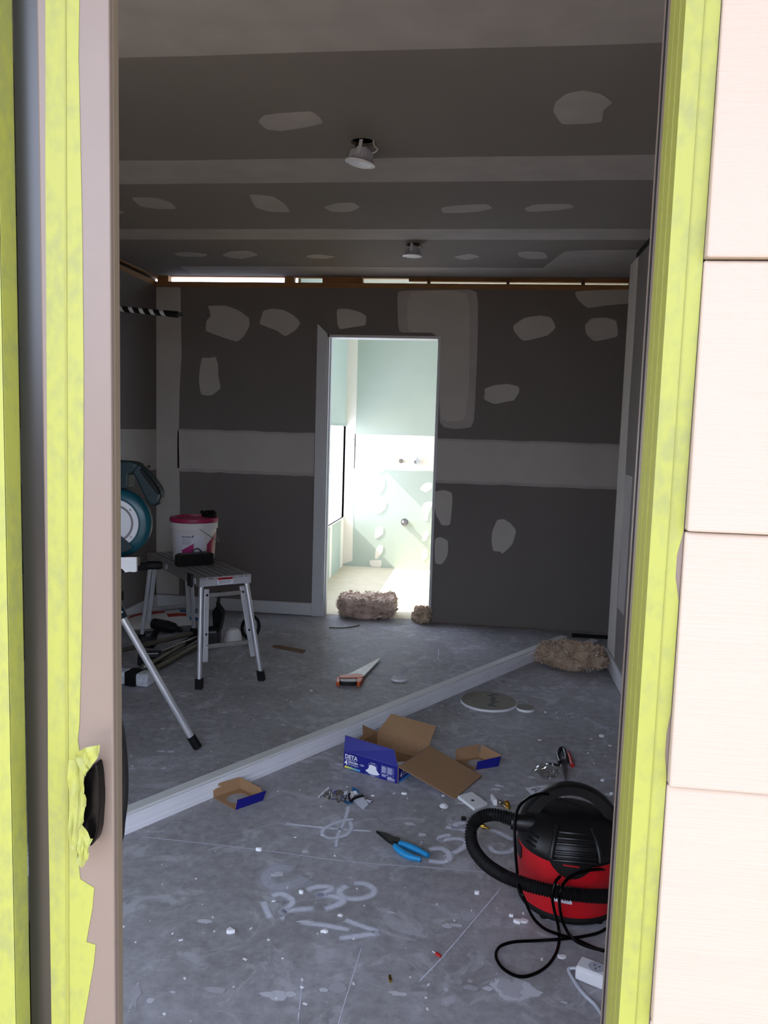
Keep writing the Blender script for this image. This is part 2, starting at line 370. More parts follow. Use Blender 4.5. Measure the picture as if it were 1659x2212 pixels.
# back wall: board in three pieces round the doorway, timber top plate left bare above it
DX0, DX1, DZ = -1.105, -.327, 2.005
bwall = struct(MB().box(-2.35, DX0, 5.5, 5.513, 0.006, 2.325).box(DX0, DX1, 5.5, 5.513, DZ, 2.325).box(DX1, 1.6, 5.5, 5.513, 0.006, 2.325).build('wall_back', M['board'], base=(0, 5.5, 0)))
bwall['label'] = 'dark grey plasterboard back wall with pale stopping patches around the doorway'
MB().box(-2.35, 1.6, 5.502, 5.592, 2.325, 2.36).build('top_plate', M['timber'], bwall)
MB().box(-2.35, DX0 - .02, 5.513, 5.59, 0, 2.325).box(DX1 + .02, 1.6, 5.513, 5.59, 0, 2.325).box(DX0 - .02, DX1 + .02, 5.513, 5.59, DZ + .02, 2.325).build('stud_framing', M['timber'], bwall)
# blocks and battens sitting in the open slot under the ceiling
for x0, x1, z0 in ((-2.35, -2.27, 2.36), (-1.42, -1.355, 2.36), (-1.15, -.87, 2.362), (.93, 1.05, 2.36)):
    MB().box(x0, x1, 5.52, 5.585, z0, 2.412).build('timber_block', M['timber'], bwall)
MB().box(-.55, 1.3, 5.56, 5.60, 2.386, 2.42).build('ceiling_batten', M['timber'], bwall)
MB().box(-2.35, -.55, 5.56, 5.60, 2.405, 2.42).build('ceiling_batten', M['timber'], bwall)
for x in (-.42, .12, .62): MB().box(x, x + .02, 5.53, 5.58, 2.36, 2.40).build('timber_block', M['tanstick'], bwall)
# horizontal joints, corner band, patches
def band_B(x0, x1, z0, z1, Y=5.5, par=None, m='stop', name='joint_band', t=T):
    n = 16; pts = [(x0 + (x1 - x0) * i / n, z0 + .01 * noise.noise((i * .7, z0, 1))) for i in range(n + 1)] + [(x0 + (x1 - x0) * i / n, z1 + .008 * noise.noise((i * .6, z1, 3))) for i in range(n, -1, -1)]
    patch_B(pts, Y, par or bwall, M[m], name, False, t)
band_B(-2.19, -1.178, 1.035, 1.305); band_B(-.315, 1.2, 1.02, 1.295)
band_B(-2.19, -1.178, 1.012, 1.32, m='stop2', t=.0008); band_B(-.315, 1.2, 1.0, 1.31, m='stop2', t=.0008)
patch_B([(-2.35, 0.1), (-2.35, 2.32), (-2.17, 2.32), (-2.165, 2.0), (-2.16, 1.85), (-2.175, 1.6), (-2.18, 1.2), (-2.17, .8), (-2.175, .1)], 5.5, bwall, M['stop'], 'joint_band', False)
BW = [
 [(-1.971,2.193),(-1.843,2.197),(-1.745,2.167),(-1.667,2.113),(-1.661,2.057),(-1.704,1.982),(-1.753,1.944),(-1.871,1.98),(-1.984,2.017),(-1.978,2.09),(-1.946,2.119),(-1.956,2.165)],
 [(-1.565,2.165),(-1.503,2.179),(-1.416,2.171),(-1.339,2.131),(-1.295,2.085),(-1.327,2.034),(-1.403,1.987),(-1.462,2.028),(-1.593,2.072),(-1.579,2.114)],
 [(-2.008,1.832),(-1.958,1.828),(-1.909,1.841),(-1.889,1.782),(-1.888,1.697),(-1.866,1.617),(-1.937,1.563),(-2.016,1.566),(-2.032,1.675),(-2.022,1.77)],
 [(-1.042,2.183),(-0.958,2.184),(-0.879,2.164),(-0.83,2.137),(-0.834,2.072),(-0.921,2.06),(-1.016,2.043),(-1.034,2.08)],
 [(0,1.659),(0.076,1.685),(0.158,1.695),(0.235,1.678),(0.237,1.638),(0.204,1.582),(0.172,1.579),(0.073,1.554),(-0.001,1.586),(0.006,1.623)],
 [(-0.318,0.937),(-0.253,0.952),(-0.194,0.937),(-0.187,0.881),(-0.195,0.703),(-0.258,0.703),(-0.273,0.736),(-0.298,0.772),(-0.31,0.838)],
 [(-0.301,0.606),(-0.264,0.62),(-0.206,0.596),(-0.205,0.491),(-0.242,0.424),(-0.295,0.428)],
 [(0.127,0.758),(0.173,0.766),(0.22,0.739),(0.264,0.689),(0.241,0.589),(0.175,0.52),(0.155,0.538),(0.109,0.537),(0.095,0.61),(0.098,0.677)],
 [(0.175,2.086),(0.253,2.141),(0.359,2.155),(0.426,2.143),(0.463,2.077),(0.412,2.023),(0.247,1.98),(0.183,2.046)],
 [(0.65,2.093),(0.69,2.14),(0.782,2.147),(0.855,2.129),(0.874,2.024),(0.79,2.003),(0.719,1.988),(0.663,2.034)],
 [(0.569,2.316),(0.771,2.327),(1.03,2.333),(1.035,2.249),(0.777,2.226),(0.66,2.205),(0.592,2.264)]]
for c in BW: patch_B(c, 5.5, bwall, M['stop'])
patch_B([(-0.62,2.307),(-0.486,2.314),(-0.269,2.318),(-0.07,2.322),(-0.058,1.976),(-0.058,1.708),(-0.06,1.437),(-0.08,1.392),(-0.178,1.376),(-0.301,1.391),(-0.325,2.028),(-0.476,2.029),(-0.603,2.027),(-0.616,2.183)], 5.5, bwall, M['stop2'])
patch_B([(-0.552,2.307),(-0.123,2.318),(-0.11,1.868),(-0.107,1.653),(-0.125,1.435),(-0.289,1.425),(-0.309,1.713),(-0.323,2.031),(-0.542,2.03)], 5.5, bwall, M['stop'], t=.0022)
# skirting on the left half only
bb = struct(MB().box(-2.35, -1.172, 5.484, 5.5, .004, .094).build('baseboard_back', M['paint'], bev=.003)); bb['label'] = 'pale skirting board left of the doorway'

# door frame: jambs, head, left casing with its mitred top still open
fr = struct(thing('trim_2', 'pale door frame with casing only on its left side', None, (-.7, 5.5, 0)))
for k in list(fr.keys()):
    if k == 'category': del fr[k]
MB().box(DX0, DX0 + .02, 5.488, 5.60, 0, DZ).build('jamb', M['paint'], fr)
MB().box(DX0 + .02, DX0 + .03, 5.52, 5.56, 0, DZ - .018).build('door_stop', M['paint'], fr)
MB().box(DX1 - .0, DX1 + .018, 5.492, 5.60, 0, DZ).build('jamb', M['paint'], fr)
MB().box(DX0, DX1 + .018, 5.488, 5.60, DZ - .018, DZ).build('head_jamb', M['paint'], fr)
MB().prism([(-1.172, 5.484, 0), (-1.098, 5.484, 0), (-1.098, 5.484, 2.012), (-1.172, 5.484, 2.078)], (0, .016, 0)).build('casing', M['paint'], fr, bev=.003)

# left wall
lwall = struct(MB().box(-2.37, -2.35, .8, .95, 0, 2.325).box(-2.37, -2.35, 1.85, 5.6, 0, 2.325).box(-2.37, -2.35, .95, 1.85, 2.12, 2.325).build('wall_left', M['board'], base=(-2.35, 3, 0))); lwall['label'] = 'dark grey plasterboard left wall'
MB().box(-2.44, -2.352, .8, 5.6, 2.325, 2.362).box(-2.44, -2.36, .8, 5.6, 2.39, 2.41).build('top_plate', M['timber'], lwall)
MB().box(-2.44, -2.40, .8, 5.6, 2.36, 2.41).build('ceiling_batten', M['cavity_shade'], lwall)
MB().box(-2.3505, -2.3485, 1.87, 5.5, 1.02, 1.31).build('joint_band', M['stop'], lwall)
struct(MB().box(-2.35, -2.335, 1.87, 5.484, .004, .094).build('baseboard_left', M['paint'], bev=.003))

w2 = struct(MB().box(-2.40, -2.35, .95, 1.0, 0, 2.12).box(-2.40, -2.35, 1.80, 1.85, 0, 2.12).box(-2.40, -2.35, 1.0, 1.80, 2.07, 2.12).box(-2.40, -2.35, 1.0, 1.80, 0, .04).build('added_window_left', M['brown']))  # unseen opening added to bring more light onto the near floor
w2['label'] = 'unseen glazed opening added in the left wall to light the floor'
MB().box(-2.378, -2.372, 1.0, 1.80, .04, 2.07).build('pane', M['glass'], w2)
#stub wall ending at an outside corner at Y 4.75; alcove beyond
rwall = struct(MB().box(.80, .89, .8, 4.75, 0, 2.335).build('wall_right', M['board'], base=(.8, 3, 0))); rwall['label'] = 'grey stub wall on the right with pale plastered corner'
MB().box(.825, .885, .8, 4.74, 2.335, 2.40).build('painted_gap_shade', M['cavity_shade'], rwall)  # near-black strip paints the dark of the gap above this wall
MB().prism([(.7985, y, z) for y, z in ((4.75, .1), (4.75, 2.335), (4.52, 2.335), (4.515, 1.9), (4.53, 1.5), (4.50, 1.0), (4.53, .6), (4.50, .1))], (.003, 0, 0)).build('joint_band', M['stop'], rwall)
MB().box(.7995, .8905, 4.7495, 4.752, .1, 2.335).build('corner_bead', M['stop'], rwall)
MB().prism([(.799, y, z) for y, z in ((4.30, 0.4), (4.30, 1.15), (4.52, 1.15), (4.50, .4))], (.002, 0, 0)).build('compound_patch', M['stop2'], rwall)
struct(MB().box(.784, .80, .85, 4.766, .004, .094).box(.784, .90, 4.75, 4.766, .004, .094).build('baseboard_right', M['paint'], bev=.003))
struct(MB().box(1.6, 1.62, .8, 5.6, 0, 2.4).build('wall_alcove', M['board']))
struct(MB().box(.89, 1.6, 4.3, 4.32, 0, 2.4).build('wall_alcove', M['board']))

# ================================================================ FAR ROOM
bf = struct(MB().box(-1.32, 1.2, 5.56, 7.62, -.1, .003).build('floor_bathroom', M['bathfloor'])); bf['label'] = 'pale floor sheet of the sunlit far room'
bw = struct(MB().box(-1.32, 1.2, 7.6, 7.62, .006, 2.9).build('wall_far', M['wetboard'], base=(0, 7.6, 0))); bw['label'] = 'pale green plasterboard wall of the far room'
fl = MB(); WY0, WY1, WZ0, WZ1 = 5.64, 7.595, .49, 1.38
fl.box(-1.34, -1.32, 5.59, 7.62, 0, WZ0).box(-1.34, -1.32, 5.59, 7.62, WZ1, 2.9).box(-1.34, -1.32, 5.59, WY0, WZ0, WZ1).box(-1.34, -1.32, WY1, 7.62, WZ0, WZ1)
fw = struct(fl.build('wall_far_left', M['wetboard'], base=(-1.32, 6.6, 0)))
struct(MB().box(1.2, 1.22, 5.59, 7.62, 0, .8).box(1.2, 1.22, 5.59, 7.62, 2.2, 2.9).box(1.2, 1.22, 5.59, 5.8, .8, 2.2).box(1.2, 1.22, 7.45, 7.62, .8, 2.2).build('wall_far_right', M['wetboard']))
struct(MB().box(1.205, 1.215, 5.8, 7.45, .8, 2.2).build('added_window_far', M['glass']))  # unseen window added to brighten the far room
struct(MB().box(-1.34, 1.22, 5.5, 7.62, 2.9, 2.92).build('ceiling_far', M['bathstop']))
struct(MB().box(-2.6, 1.7, 5.60, 5.62, 2.42, 2.9).build('wall_far_front', M['bathstop']))
wn = struct(MB().box(-1.36, -1.31, WY0, WY1, WZ0 - .006, WZ0).box(-1.36, -1.31, WY0, WY1, WZ1, WZ1 + .006).box(-1.36, -1.31, WY0 - .006, WY0, WZ0 - .006, WZ1 + .006).box(-1.36, -1.31, WY1, WY1 + .004, WZ0 - .006, WZ1 + .006).build('window_1', M['paint'])); wn['label'] = 'window opening in the far room'
MB().box(-1.32, 1.2, 7.585, 7.6, 2.55, 2.9).build('painted_gap_glow', M['bathstop'], bw)  # white strip paints the brightness seen through the ceiling slot
patch_B([(-1.32, .02), (-1.32, 2.6), (-1.225, 2.6), (-1.22, 1.2), (-1.225, .5), (-1.222, .06)], 7.6, bw, M['bathstop'], 'joint_band', False)
band_B(-1.23, 1.1, .97, 1.31, 7.6, bw, 'bathstop'); 
MB().box(-1.3205, -1.3185, 7.45, 7.6, 0, WZ0 - .006).box(-1.3205, -1.3185, 6.9, 7.0, 0, WZ0 - .006).build('joint_band', M['bathstop'], fw)
for c in [
 [(-1.542,1.9),(-1.394,1.913),(-1.396,1.88),(-1.494,1.852),(-1.541,1.854)], [(-1.534,1.532),(-1.364,1.537),(-1.373,1.494),(-1.486,1.475)],
 [(-1.021,0.938),(-1.002,0.993),(-0.956,1.034),(-0.889,1.036),(-0.9,0.981),(-0.954,0.941)], [(-1.015,0.744),(-1.005,0.838),(-0.967,0.883),(-0.921,0.88),(-0.915,0.81),(-0.955,0.731)],
 [(-1.009,0.541),(-0.999,0.612),(-0.945,0.656),(-0.898,0.655),(-0.904,0.593),(-0.957,0.54)], [(-1.005,0.293),(-1.003,0.369),(-0.961,0.413),(-0.922,0.404),(-0.923,0.341),(-0.978,0.297)],
 [(-0.999,0.092),(-0.994,0.179),(-0.964,0.225),(-0.919,0.223),(-0.922,0.167),(-0.975,0.088)], [(-1.054,0.073),(-0.928,0.08),(-0.933,0.008),(-1.037,0.011)],
 [(-0.579,0.792),(-0.554,0.84),(-0.501,0.865),(-0.455,0.859),(-0.46,0.805),(-0.521,0.764)], [(-0.56,0.576),(-0.54,0.655),(-0.494,0.68),(-0.448,0.674),(-0.461,0.611),(-0.483,0.564),(-0.495,0.485),(-0.534,0.491),(-0.518,0.57)],
 [(-0.543,0.288),(-0.522,0.375),(-0.492,0.392),(-0.471,0.362),(-0.504,0.29)], [(-0.536,0.095),(-0.531,0.194),(-0.485,0.201),(-0.478,0.142),(-0.512,0.096)],
 [(-0.708,1.05),(-0.702,1.104),(-0.665,1.136),(-0.588,1.139),(-0.541,1.117),(-0.512,1.08),(-0.53,1.018),(-0.613,0.973),(-0.676,0.997)]]:
    patch_B(c, 7.6, bw, M['bathstop'], t=.0025)
# pipes poking through the far wall
for nm, c, r, lab in (('pipe_stub', (-0.6272,7.6,1.0556), .028, 'white capped pipe in a round patch on the far wall'), ('pipe_stub', (-0.7714,7.6,1.0596), .014, 'small chrome pipe stub left of the white capped pipe'), ('pipe_stub', (-0.7158,7.6,0.4655), .024, 'lower chrome pipe stub casting a shadow on the far wall')):
    t = thing(nm, lab, 'pipe', c)
    c = Vector(c)
    MB().lathe([(r * 1.5, 0), (r * 1.5, -.004), (r, -.004), (r, -.05), (r * .8, -.055)], (c.x, c.y - .002, c.z), 20, (0, 1, 0)).build('collar', M['steel' if r < .027 else 'whitepl'], t, True)
    MB().lathe([(r * .55, -.04), (r * .55, -.075), (r * .3, -.08)], c, 12, (0, 1, 0)).build('pipe_end', M['brass' if r < .02 else 'steel'], t, True)

# ================================================================ FACADE AND OUTSIDE
X1 = .140
ww = struct(thing('wall_front', 'cream painted weatherboard wall right of the doorway', None, (.6, .7, 0)))
del_c = lambda o: o.pop('category', None) if hasattr(o, 'pop') else None
for i, z in enumerate([1.2794 + .2268 * k for k in range(-6, 6)]):
    MB().prism([(.1764, .690, z + .002), (.1764, .697, z + .228), (.1764, .715, z + .228), (.1764, .715, z + .002)], (1.9, 0, 0)).build('weatherboard', M['cladding'], ww, bev=.002)
MB().box(.20, 2.6, .715, .80, -.12, 2.5).build('wall_lining', M['board'], ww)
lf = struct(MB().box(-2.7, -1.72, .70, .80, -.12, 2.5).box(-1.72, .2, .70, .80, 2.14, 2.5).build('wall_front_left', M['cladding']))
# outside ground and porch soffit
gd = struct(MB().box(-14, 14, -16, .69, -.2, -.13).build('ground', M['concreteout'])); gd['label'] = 'paving outside the doorway'
gd2 = struct(MB().box(-14, -2.75, .69, 14, -.2, -.13).build('ground', M['paving']))  # unseen side ground, made pale to bounce light into the far room
pf = struct(MB().box(-8, 3.4, -.55, .69, 2.5, 2.55).build('ceiling_unseen_eave', M['soffit'])); pf['label'] = 'porch soffit above the doorway'

struct(MB().box(-5.2, -2.46, -.2, 4.3, 2.5, 2.55).build('ceiling_unseen_eave', M['soffit']))  # unseen roof added to keep direct sun out of the side opening
fn = struct(thing('added_fence_opposite', 'unseen paling fence added across from the doorway to block low sky', None, (0, -4.5, 0)))  # out-of-view fence, added to cut low sky light on the back wall
if 'category' in fn: del fn['category']
for i in range(66):
    x = -8 + i * .235; MB().box(x, x + .225, -4.52 - .01 * (i % 2), -4.50 - .01 * (i % 2), -.13, 1.65 + .02 * ((i * 7) % 3)).build('paling', M['tanstick'], fn)

# sliding door: sill, head, fixed frame, sliding leaf
def P3(x, y, z): return (x, y, z)
dr = struct(thing('door_1', 'brown aluminium sliding glass door half open with yellow masking tape', None, (-.4, .72, 0)))
MB().box(-1.72, .2, .70, .80, -.03, .004).build('sill', M['browndark'], dr)
MB().box(-1.72, .2, .70, .80, 2.10, 2.14).build('head_frame', M['brown'], dr)
MB().box(-.355 - .068, -.3525, .72, .728, .01, 2.10).build('stile', M['brown'], dr, bev=.002)
MB().box(-.40, -.3532, .728, .742, .01, 2.10).build('stile_edge', M['browndark'], dr, bev=.002)
MB().box(-1.30, -.418, .732, .738, .06, 2.06).build('glass_pane', M['glass'], dr)
MB().box(-1.30, -.40, .728, .745, .01, .07).build('bottom_rail', M['brown'], dr)
MB().box(-1.30, -.40, .728, .745, 2.05, 2.10).build('top_rail', M['brown'], dr)
MB().box(-1.36, -1.30, .722, .742, .01, 2.10).build('stile', M['brown'], dr)
MB().box(-1.68, -1.30, .760, .766, .02, 2.10).build('glass_pane', M['glass'], dr)
MB().box(-1.72, -1.66, .72, .80, 0, 2.10).build('frame_post', M['brown'], dr)
# dark channel between the taped frame and the leaf
MB().box(-.4475, -.4215, .7235, .7315, .01, 2.10).build('rubber_channel', M['seal'], dr)
# left fixed frame, all taped
MB().box(-.60, -.4495, .700, .7235, .0, 2.14).build('frame_post', M['brown'], dr)
struct(MB().box(-.60, -.4490, .6992, .7002, 0, 2.14).box(-.4497, -.4487, .6992, .7235, 0, 2.14).build('masking_tape', M['tape'], dr)).pop('kind', None)
def tape_strip(pts, Y, name='masking_tape', m='tape', par=dr, t=.0006, seed=0):
    MB().prism([(p[0], Y - t, p[1]) for p in pts], (0, t, 0)).build(name, M[m], par)
# leaf tape: straight upper run with a torn lower right edge
tp = [(-0.413,1.765),(-0.38,1.764),(-0.382,1.692),(-0.381,1.619),(-0.38,1.536),(-0.38,1.407),(-0.381,1.319),(-0.383,1.228),(-0.385,1.135),(-0.388,1.059),(-0.39,1.04),(-0.387,1.021),(-0.389,0.991),(-0.391,0.917),(-0.389,0.893),(-0.374,0.885),(-0.376,0.863),(-0.383,0.825),(-0.373,0.823),(-0.375,0.802),(-0.389,0.723),(-0.389,0.686),(-0.423,0.681),(-0.423,0.988),(-0.419,1.227),(-0.416,1.578)]
tape_strip([(max(p[0], -.4225), p[1]) for p in tp], .72)
tape_strip([(-0.394,1.764),(-0.393,1.764),(-0.399,1.135),(-0.403,0.685),(-0.407,0.684),(-0.402,1.134)], .7194, 'tape_crease', 'tape2')
# crumpled torn tape over the outside handle
def crumple(loop, Y, depth, name, m, par, seed=0, n=10, amp=.004):
    xs = [p[0] for p in loop]; zs = [p[1] for p in loop]
    bm = bmesh.new(); vs = [bm.verts.new((p[0], 0, p[1])) for p in loop]; f = bm.faces.new(vs)
    bmesh.ops.triangulate(bm, faces=[f]); bmesh.ops.subdivide_edges(bm, edges=bm.edges[:], cuts=4, use_grid_fill=True)
    for v in bm.verts:
        q = noise.noise((v.co.x * 90 + seed, v.co.z * 60, seed)); v.co.y = Y - depth * .5 - abs(q) * amp * 2
    o0 = root_loc(par)
    bmesh.ops.translate(bm, verts=bm.verts, vec=-o0)
    me = bpy.data.meshes.new(name); bm.to_mesh(me); bm.free(); me.materials.append(m)
    o = bpy.data.objects.new(name, me); COL.objects.link(o); o.parent = par
    s_ = o.modifiers.new('t', 'SOLIDIFY'); s_.thickness = .0004
    return o
crumple([(-0.379,1.038),(-0.373,1.042),(-0.367,1.045),(-0.36,1.047),(-0.354,1.048),(-0.354,1.042),(-0.358,1.033),(-0.361,1.029),(-0.365,1.023),(-0.37,1.019),(-0.37,1.015),(-0.376,1.028),(-0.379,1.032)], .700, .006, 'torn_tape', M['tape'], dr, 3)
crumple([(-0.377,1.029),(-0.37,1.027),(-0.365,1.023),(-0.37,1.017),(-0.371,1.008),(-0.371,0.997),(-0.375,1.002),(-0.377,1.015)], .7005, .003, 'torn_tape', M['tape2'], dr, 5)
crumple([(-0.378,0.959),(-0.373,0.966),(-0.366,0.951),(-0.363,0.951),(-0.365,0.947),(-0.367,0.942),(-0.368,0.93),(-0.371,0.926),(-0.374,0.92),(-0.379,0.927),(-0.38,0.941)], .700, .004, 'torn_tape', M['tape'], dr, 9)
crumple([(-0.388,1.029),(-0.379,1.031),(-0.375,1.004),(-0.371,0.995),(-0.371,0.985),(-0.373,0.976),(-0.373,0.967),(-0.378,0.96),(-0.38,0.951),(-0.38,0.933),(-0.389,0.94)], .7015, .003, 'torn_tape', M['tape'], dr, 12)
# outside handle: curved black cup, inside handle: D bar
oc = [(-0.382,0.991),(-0.377,1.009),(-0.373,1.017),(-0.366,1.023),(-0.364,1.022),(-0.362,1.011),(-0.361,0.993),(-0.361,0.981),(-0.362,0.968),(-0.363,0.954),(-0.366,0.943),(-0.371,0.936),(-0.377,0.942),(-0.381,0.963)]
oh = MB().prism([(p[0], .7065, p[1]) for p in bz(oc)], (0, .0138, 0)).build('handle', M['blackgloss'], dr, True, bev=.003)
hp = [p + Vector((-.0105, 0, 0)) for p in curve([(-0.3644,0.756,1.0474),(-0.3704,0.775,1.0367),(-0.3745,0.79,1.0129),(-0.3753,0.797,0.9808),(-0.3758,0.799,0.9557),(-0.3755,0.796,0.9356),(-0.3731,0.785,0.9199),(-0.37,0.775,0.9095),(-0.3651,0.756,0.9108)], 6)]
ih = MB()
ih.tube(hp, .0115, 12); ih.build('inner_handle', M['rubber'], dr, True)
MB().box(-.394, -.372, .742, .757, .872, 1.048).build('handle_plate', M['black'], dr, bev=.003)
# right hand jamb with its taped ridges
jb = struct(thing('trim_3', 'brown right door jamb covered with yellow tape', None, (.16, .73, 0)))
MB().box(.1490, .176, .7000, .790, 0, 2.14).build('jamb', M['brown'], jb)
MB().box(.1482, .1495, .7590, .7690, 0, 2.14).build('jamb_edge', M['brown'], jb)
MB().box(.1478, .1495, .7690, .7760, 0, 2.14).build('seal', M['rubber'], jb)
MB().box(.1484, .1491, .6994, .7590, 0, 2.14).box(.1474, .1484, .716, .724, 0, 2.14).box(.1476, .1484, .738, .742, 0, 2.14).build('masking_tape', M['tape2'], jb)
rt = [(.1484, 2.14), (.1484, 0)] + [(.1755 + .0012 * noise.noise((0, z * 2.2, 7)) - (.004 if 1.22 < z < 1.275 else 0) - (.0025 if 1.07 < z < 1.11 else 0), z) for z in [i * .02 for i in range(108)]]
tape_strip(rt, .6998, par=jb)
tape_strip([(.163, 2.14), (.1635, 0), (.1642, 0), (.1638, 2.14)], .6992, 'tape_crease', 'tape2', jb)
for o in (fr, ww, dr, jb):
    if 'category' in o: del o['category']

# ================================================================ FLOOR MARKS
class Ribbon:
    def __init__(s): s.mb = MB(); s.a = []
    def stroke(s, pts, wd, z=.0012, n=5, fade=.35, alpha=1.0):
        P_ = curve([(p[0], p[1], z) for p in pts], n) if len(pts) > 2 else [Vector((*pts[0], z)).lerp(Vector((*pts[1], z)), k / 8) for k in range(9)]
        L_ = len(P_); vs = []
        for i, p in enumerate(P_):
            t = (P_[min(i + 1, L_ - 1)] - P_[max(i - 1, 0)]).normalized(); nn = Vector((-t.y, t.x, 0)); e = min(1, min(i, L_ - 1 - i) / 1.5 + .25)
            wv = wd * (1 + .18 * noise.noise((p.x * 30, p.y * 30, 2)))
            for k, al in ((-1, 0), (-fade, 1), (fade, 1), (1, 0)): vs.append(p + nn * wv * k / 2 * 1.35); s.a.append(al * e * alpha)
        fs = [(i * 4 + k, i * 4 + k + 1, i * 4 + k + 5, i * 4 + k + 4) for i in range(L_ - 1) for k in range(3)]
        s.mb.add(vs, fs)
    def build(s, name, m, parent, label=None):
        o = s.mb.build(name, m, parent, label=label, recalc=False)
        at = o.data.attributes.new('cover', 'FLOAT', 'POINT')
        for i, v in enumerate(s.a): at.data[i].value = v
        return o
def ell(cx, cy, rx, ry, a0=0, a1=360, n=14, rot=0):
    out = []
    for i in range(n + 1):
        t = math.radians(a0 + (a1 - a0) * i / n); x = rx * math.cos(t); y = ry * math.sin(t); r_ = math.radians(rot)
        out.append((cx + x * math.cos(r_) - y * math.sin(r_), cy + x * math.sin(r_) + y * math.cos(r_)))
    return out
def spray(strokes, wd, label, m='spray', z=.0012, name='spray_mark'):
    r = Ribbon()
    for q in strokes: r.stroke(q, wd, z)
    return r.build(name, M[m], floor, label)
spray([[(-0.568,2.081),(-0.548,2.042),(-0.525,2.004)]], .021, 'white sprayed figure 1')
spray([[(-0.552,2.108),(-0.527,2.122),(-0.497,2.108),(-0.484,2.086),(-0.493,2.056),(-0.504,2.03)], [(-0.507,2.034),(-0.469,2.054),(-0.414,2.07)]], .024, 'white sprayed figure 2', z=.0016)
spray([[(-0.459,2.153),(-0.428,2.176),(-0.39,2.181),(-0.392,2.16),(-0.425,2.129)], [(-0.425,2.131),(-0.382,2.138),(-0.345,2.127),(-0.352,2.101),(-0.388,2.07)]], .025, 'white sprayed figure 3', z=.0014)
spray([[(-0.343,2.199),(-0.361,2.166),(-0.341,2.138),(-0.304,2.136),(-0.267,2.16),(-0.262,2.191),(-0.293,2.216),(-0.328,2.212)]], .024, 'white sprayed figure 0')
spray([[(-0.495,2.018),(-0.492,2.016),(-0.488,2.016)]], .03, 'white sprayed dot', z=.002)
spray([[(-0.441,2.004),(-0.368,1.999),(-0.297,1.992)], [(-0.323,2.035),(-0.279,2.017),(-0.217,1.996)], [(-0.325,1.952),(-0.272,1.971),(-0.216,1.993)]], .022, 'white sprayed arrow')
spray([[(-0.518,2.254),(-0.567,2.256),(-0.593,2.213),(-0.578,2.169),(-0.541,2.154),(-0.495,2.183),(-0.473,2.218)]], .05, 'faint sprayed curl', 'chalk')
spray([[(-0.621,2.526),(-0.528,2.522),(-0.426,2.522),(-0.311,2.527)], [(-0.423,2.696),(-0.419,2.581),(-0.423,2.473),(-0.415,2.401)]], .014, 'crossing sprayed lines')
spray([[(-0.387,2.598),(-0.429,2.579),(-0.473,2.523),(-0.478,2.482),(-0.447,2.456),(-0.399,2.484),(-0.388,2.538),(-0.402,2.584)]], .016, 'sprayed loop on the crossing lines', z=.0016)
spray([[(-0.117,2.443),(-0.076,2.457),(-0.049,2.428),(-0.051,2.393),(-0.072,2.375),(-0.115,2.376)]], .026, 'sprayed figure 0 right of the blue pliers')
spray([[(-0.086,2.502),(-0.08,2.532),(-0.045,2.552)], [(-0.085,2.503),(-0.04,2.527),(-0.001,2.523),(0.003,2.493),(-0.016,2.459),(-0.037,2.433)]], .024, 'sprayed figure 5', z=.0016)
spray([[(-0.07,2.601),(-0.026,2.595),(0.024,2.58)], [(0.003,2.644),(-0.034,2.624),(-0.029,2.586)]], .024, 'sprayed letter h', z=.0018)
spray([[(0.082,2.612),(0.116,2.592),(0.162,2.552)], [(0.081,2.506),(0.093,2.474),(0.118,2.466),(0.147,2.479),(0.169,2.509)]], .024, 'sprayed arc inside the hose loop', z=.0016)
spray([[(0.045,2.409),(0.064,2.374),(0.091,2.343),(0.122,2.327)]], .034, 'sprayed sweep under the hose', 'chalk')
spray([ell((-0.4855,4.3512,0)[0], (-0.4855,4.3512,0)[1], .11, .13), [(-0.413,4.359),(-0.329,4.419),(-0.233,4.422)]], .03, 'faint sprayed mark beside the handsaw', 'chalk')
spray([[(-1.806,3.755),(-1.764,3.796),(-1.683,3.764),(-1.714,3.713)], [(-1.771,3.683),(-1.721,3.702),(-1.643,3.701)]], .03, 'faint sprayed mark beside the plastered pad', 'chalk')
spray([[(-1.544,4.416),(-1.521,4.496),(-1.426,4.518),(-1.36,4.459),(-1.361,4.316),(-1.368,4.26)], [(-1.544,4.416),(-1.492,4.314),(-1.399,4.307)]], .03, 'faint sprayed mark under the work platform', 'chalk', z=.0016)
r = Ribbon()
r.stroke([(-1.066,2.355),(-0.907,2.354),(-0.633,2.345),(-0.358,2.328),(-0.096,2.339),(0.155,2.344)], .005, .001)
r.stroke([(0.116,2.269),(0.03,2.083),(-0.048,1.917),(-0.101,1.817)], .004, .001)
r.stroke([(-0.258,1.933),(-0.264,1.797),(-0.269,1.689),(-0.27,1.617)], .003, .001); r.stroke([(-0.386,1.79),(-0.375,1.724),(-0.362,1.638)], .003, .001)
r.stroke([(-0.215,4.876),(-0.203,4.553)], .006, .001)
r.build('chalk_line', M['spray'], floor, 'thin scratched chalk lines')
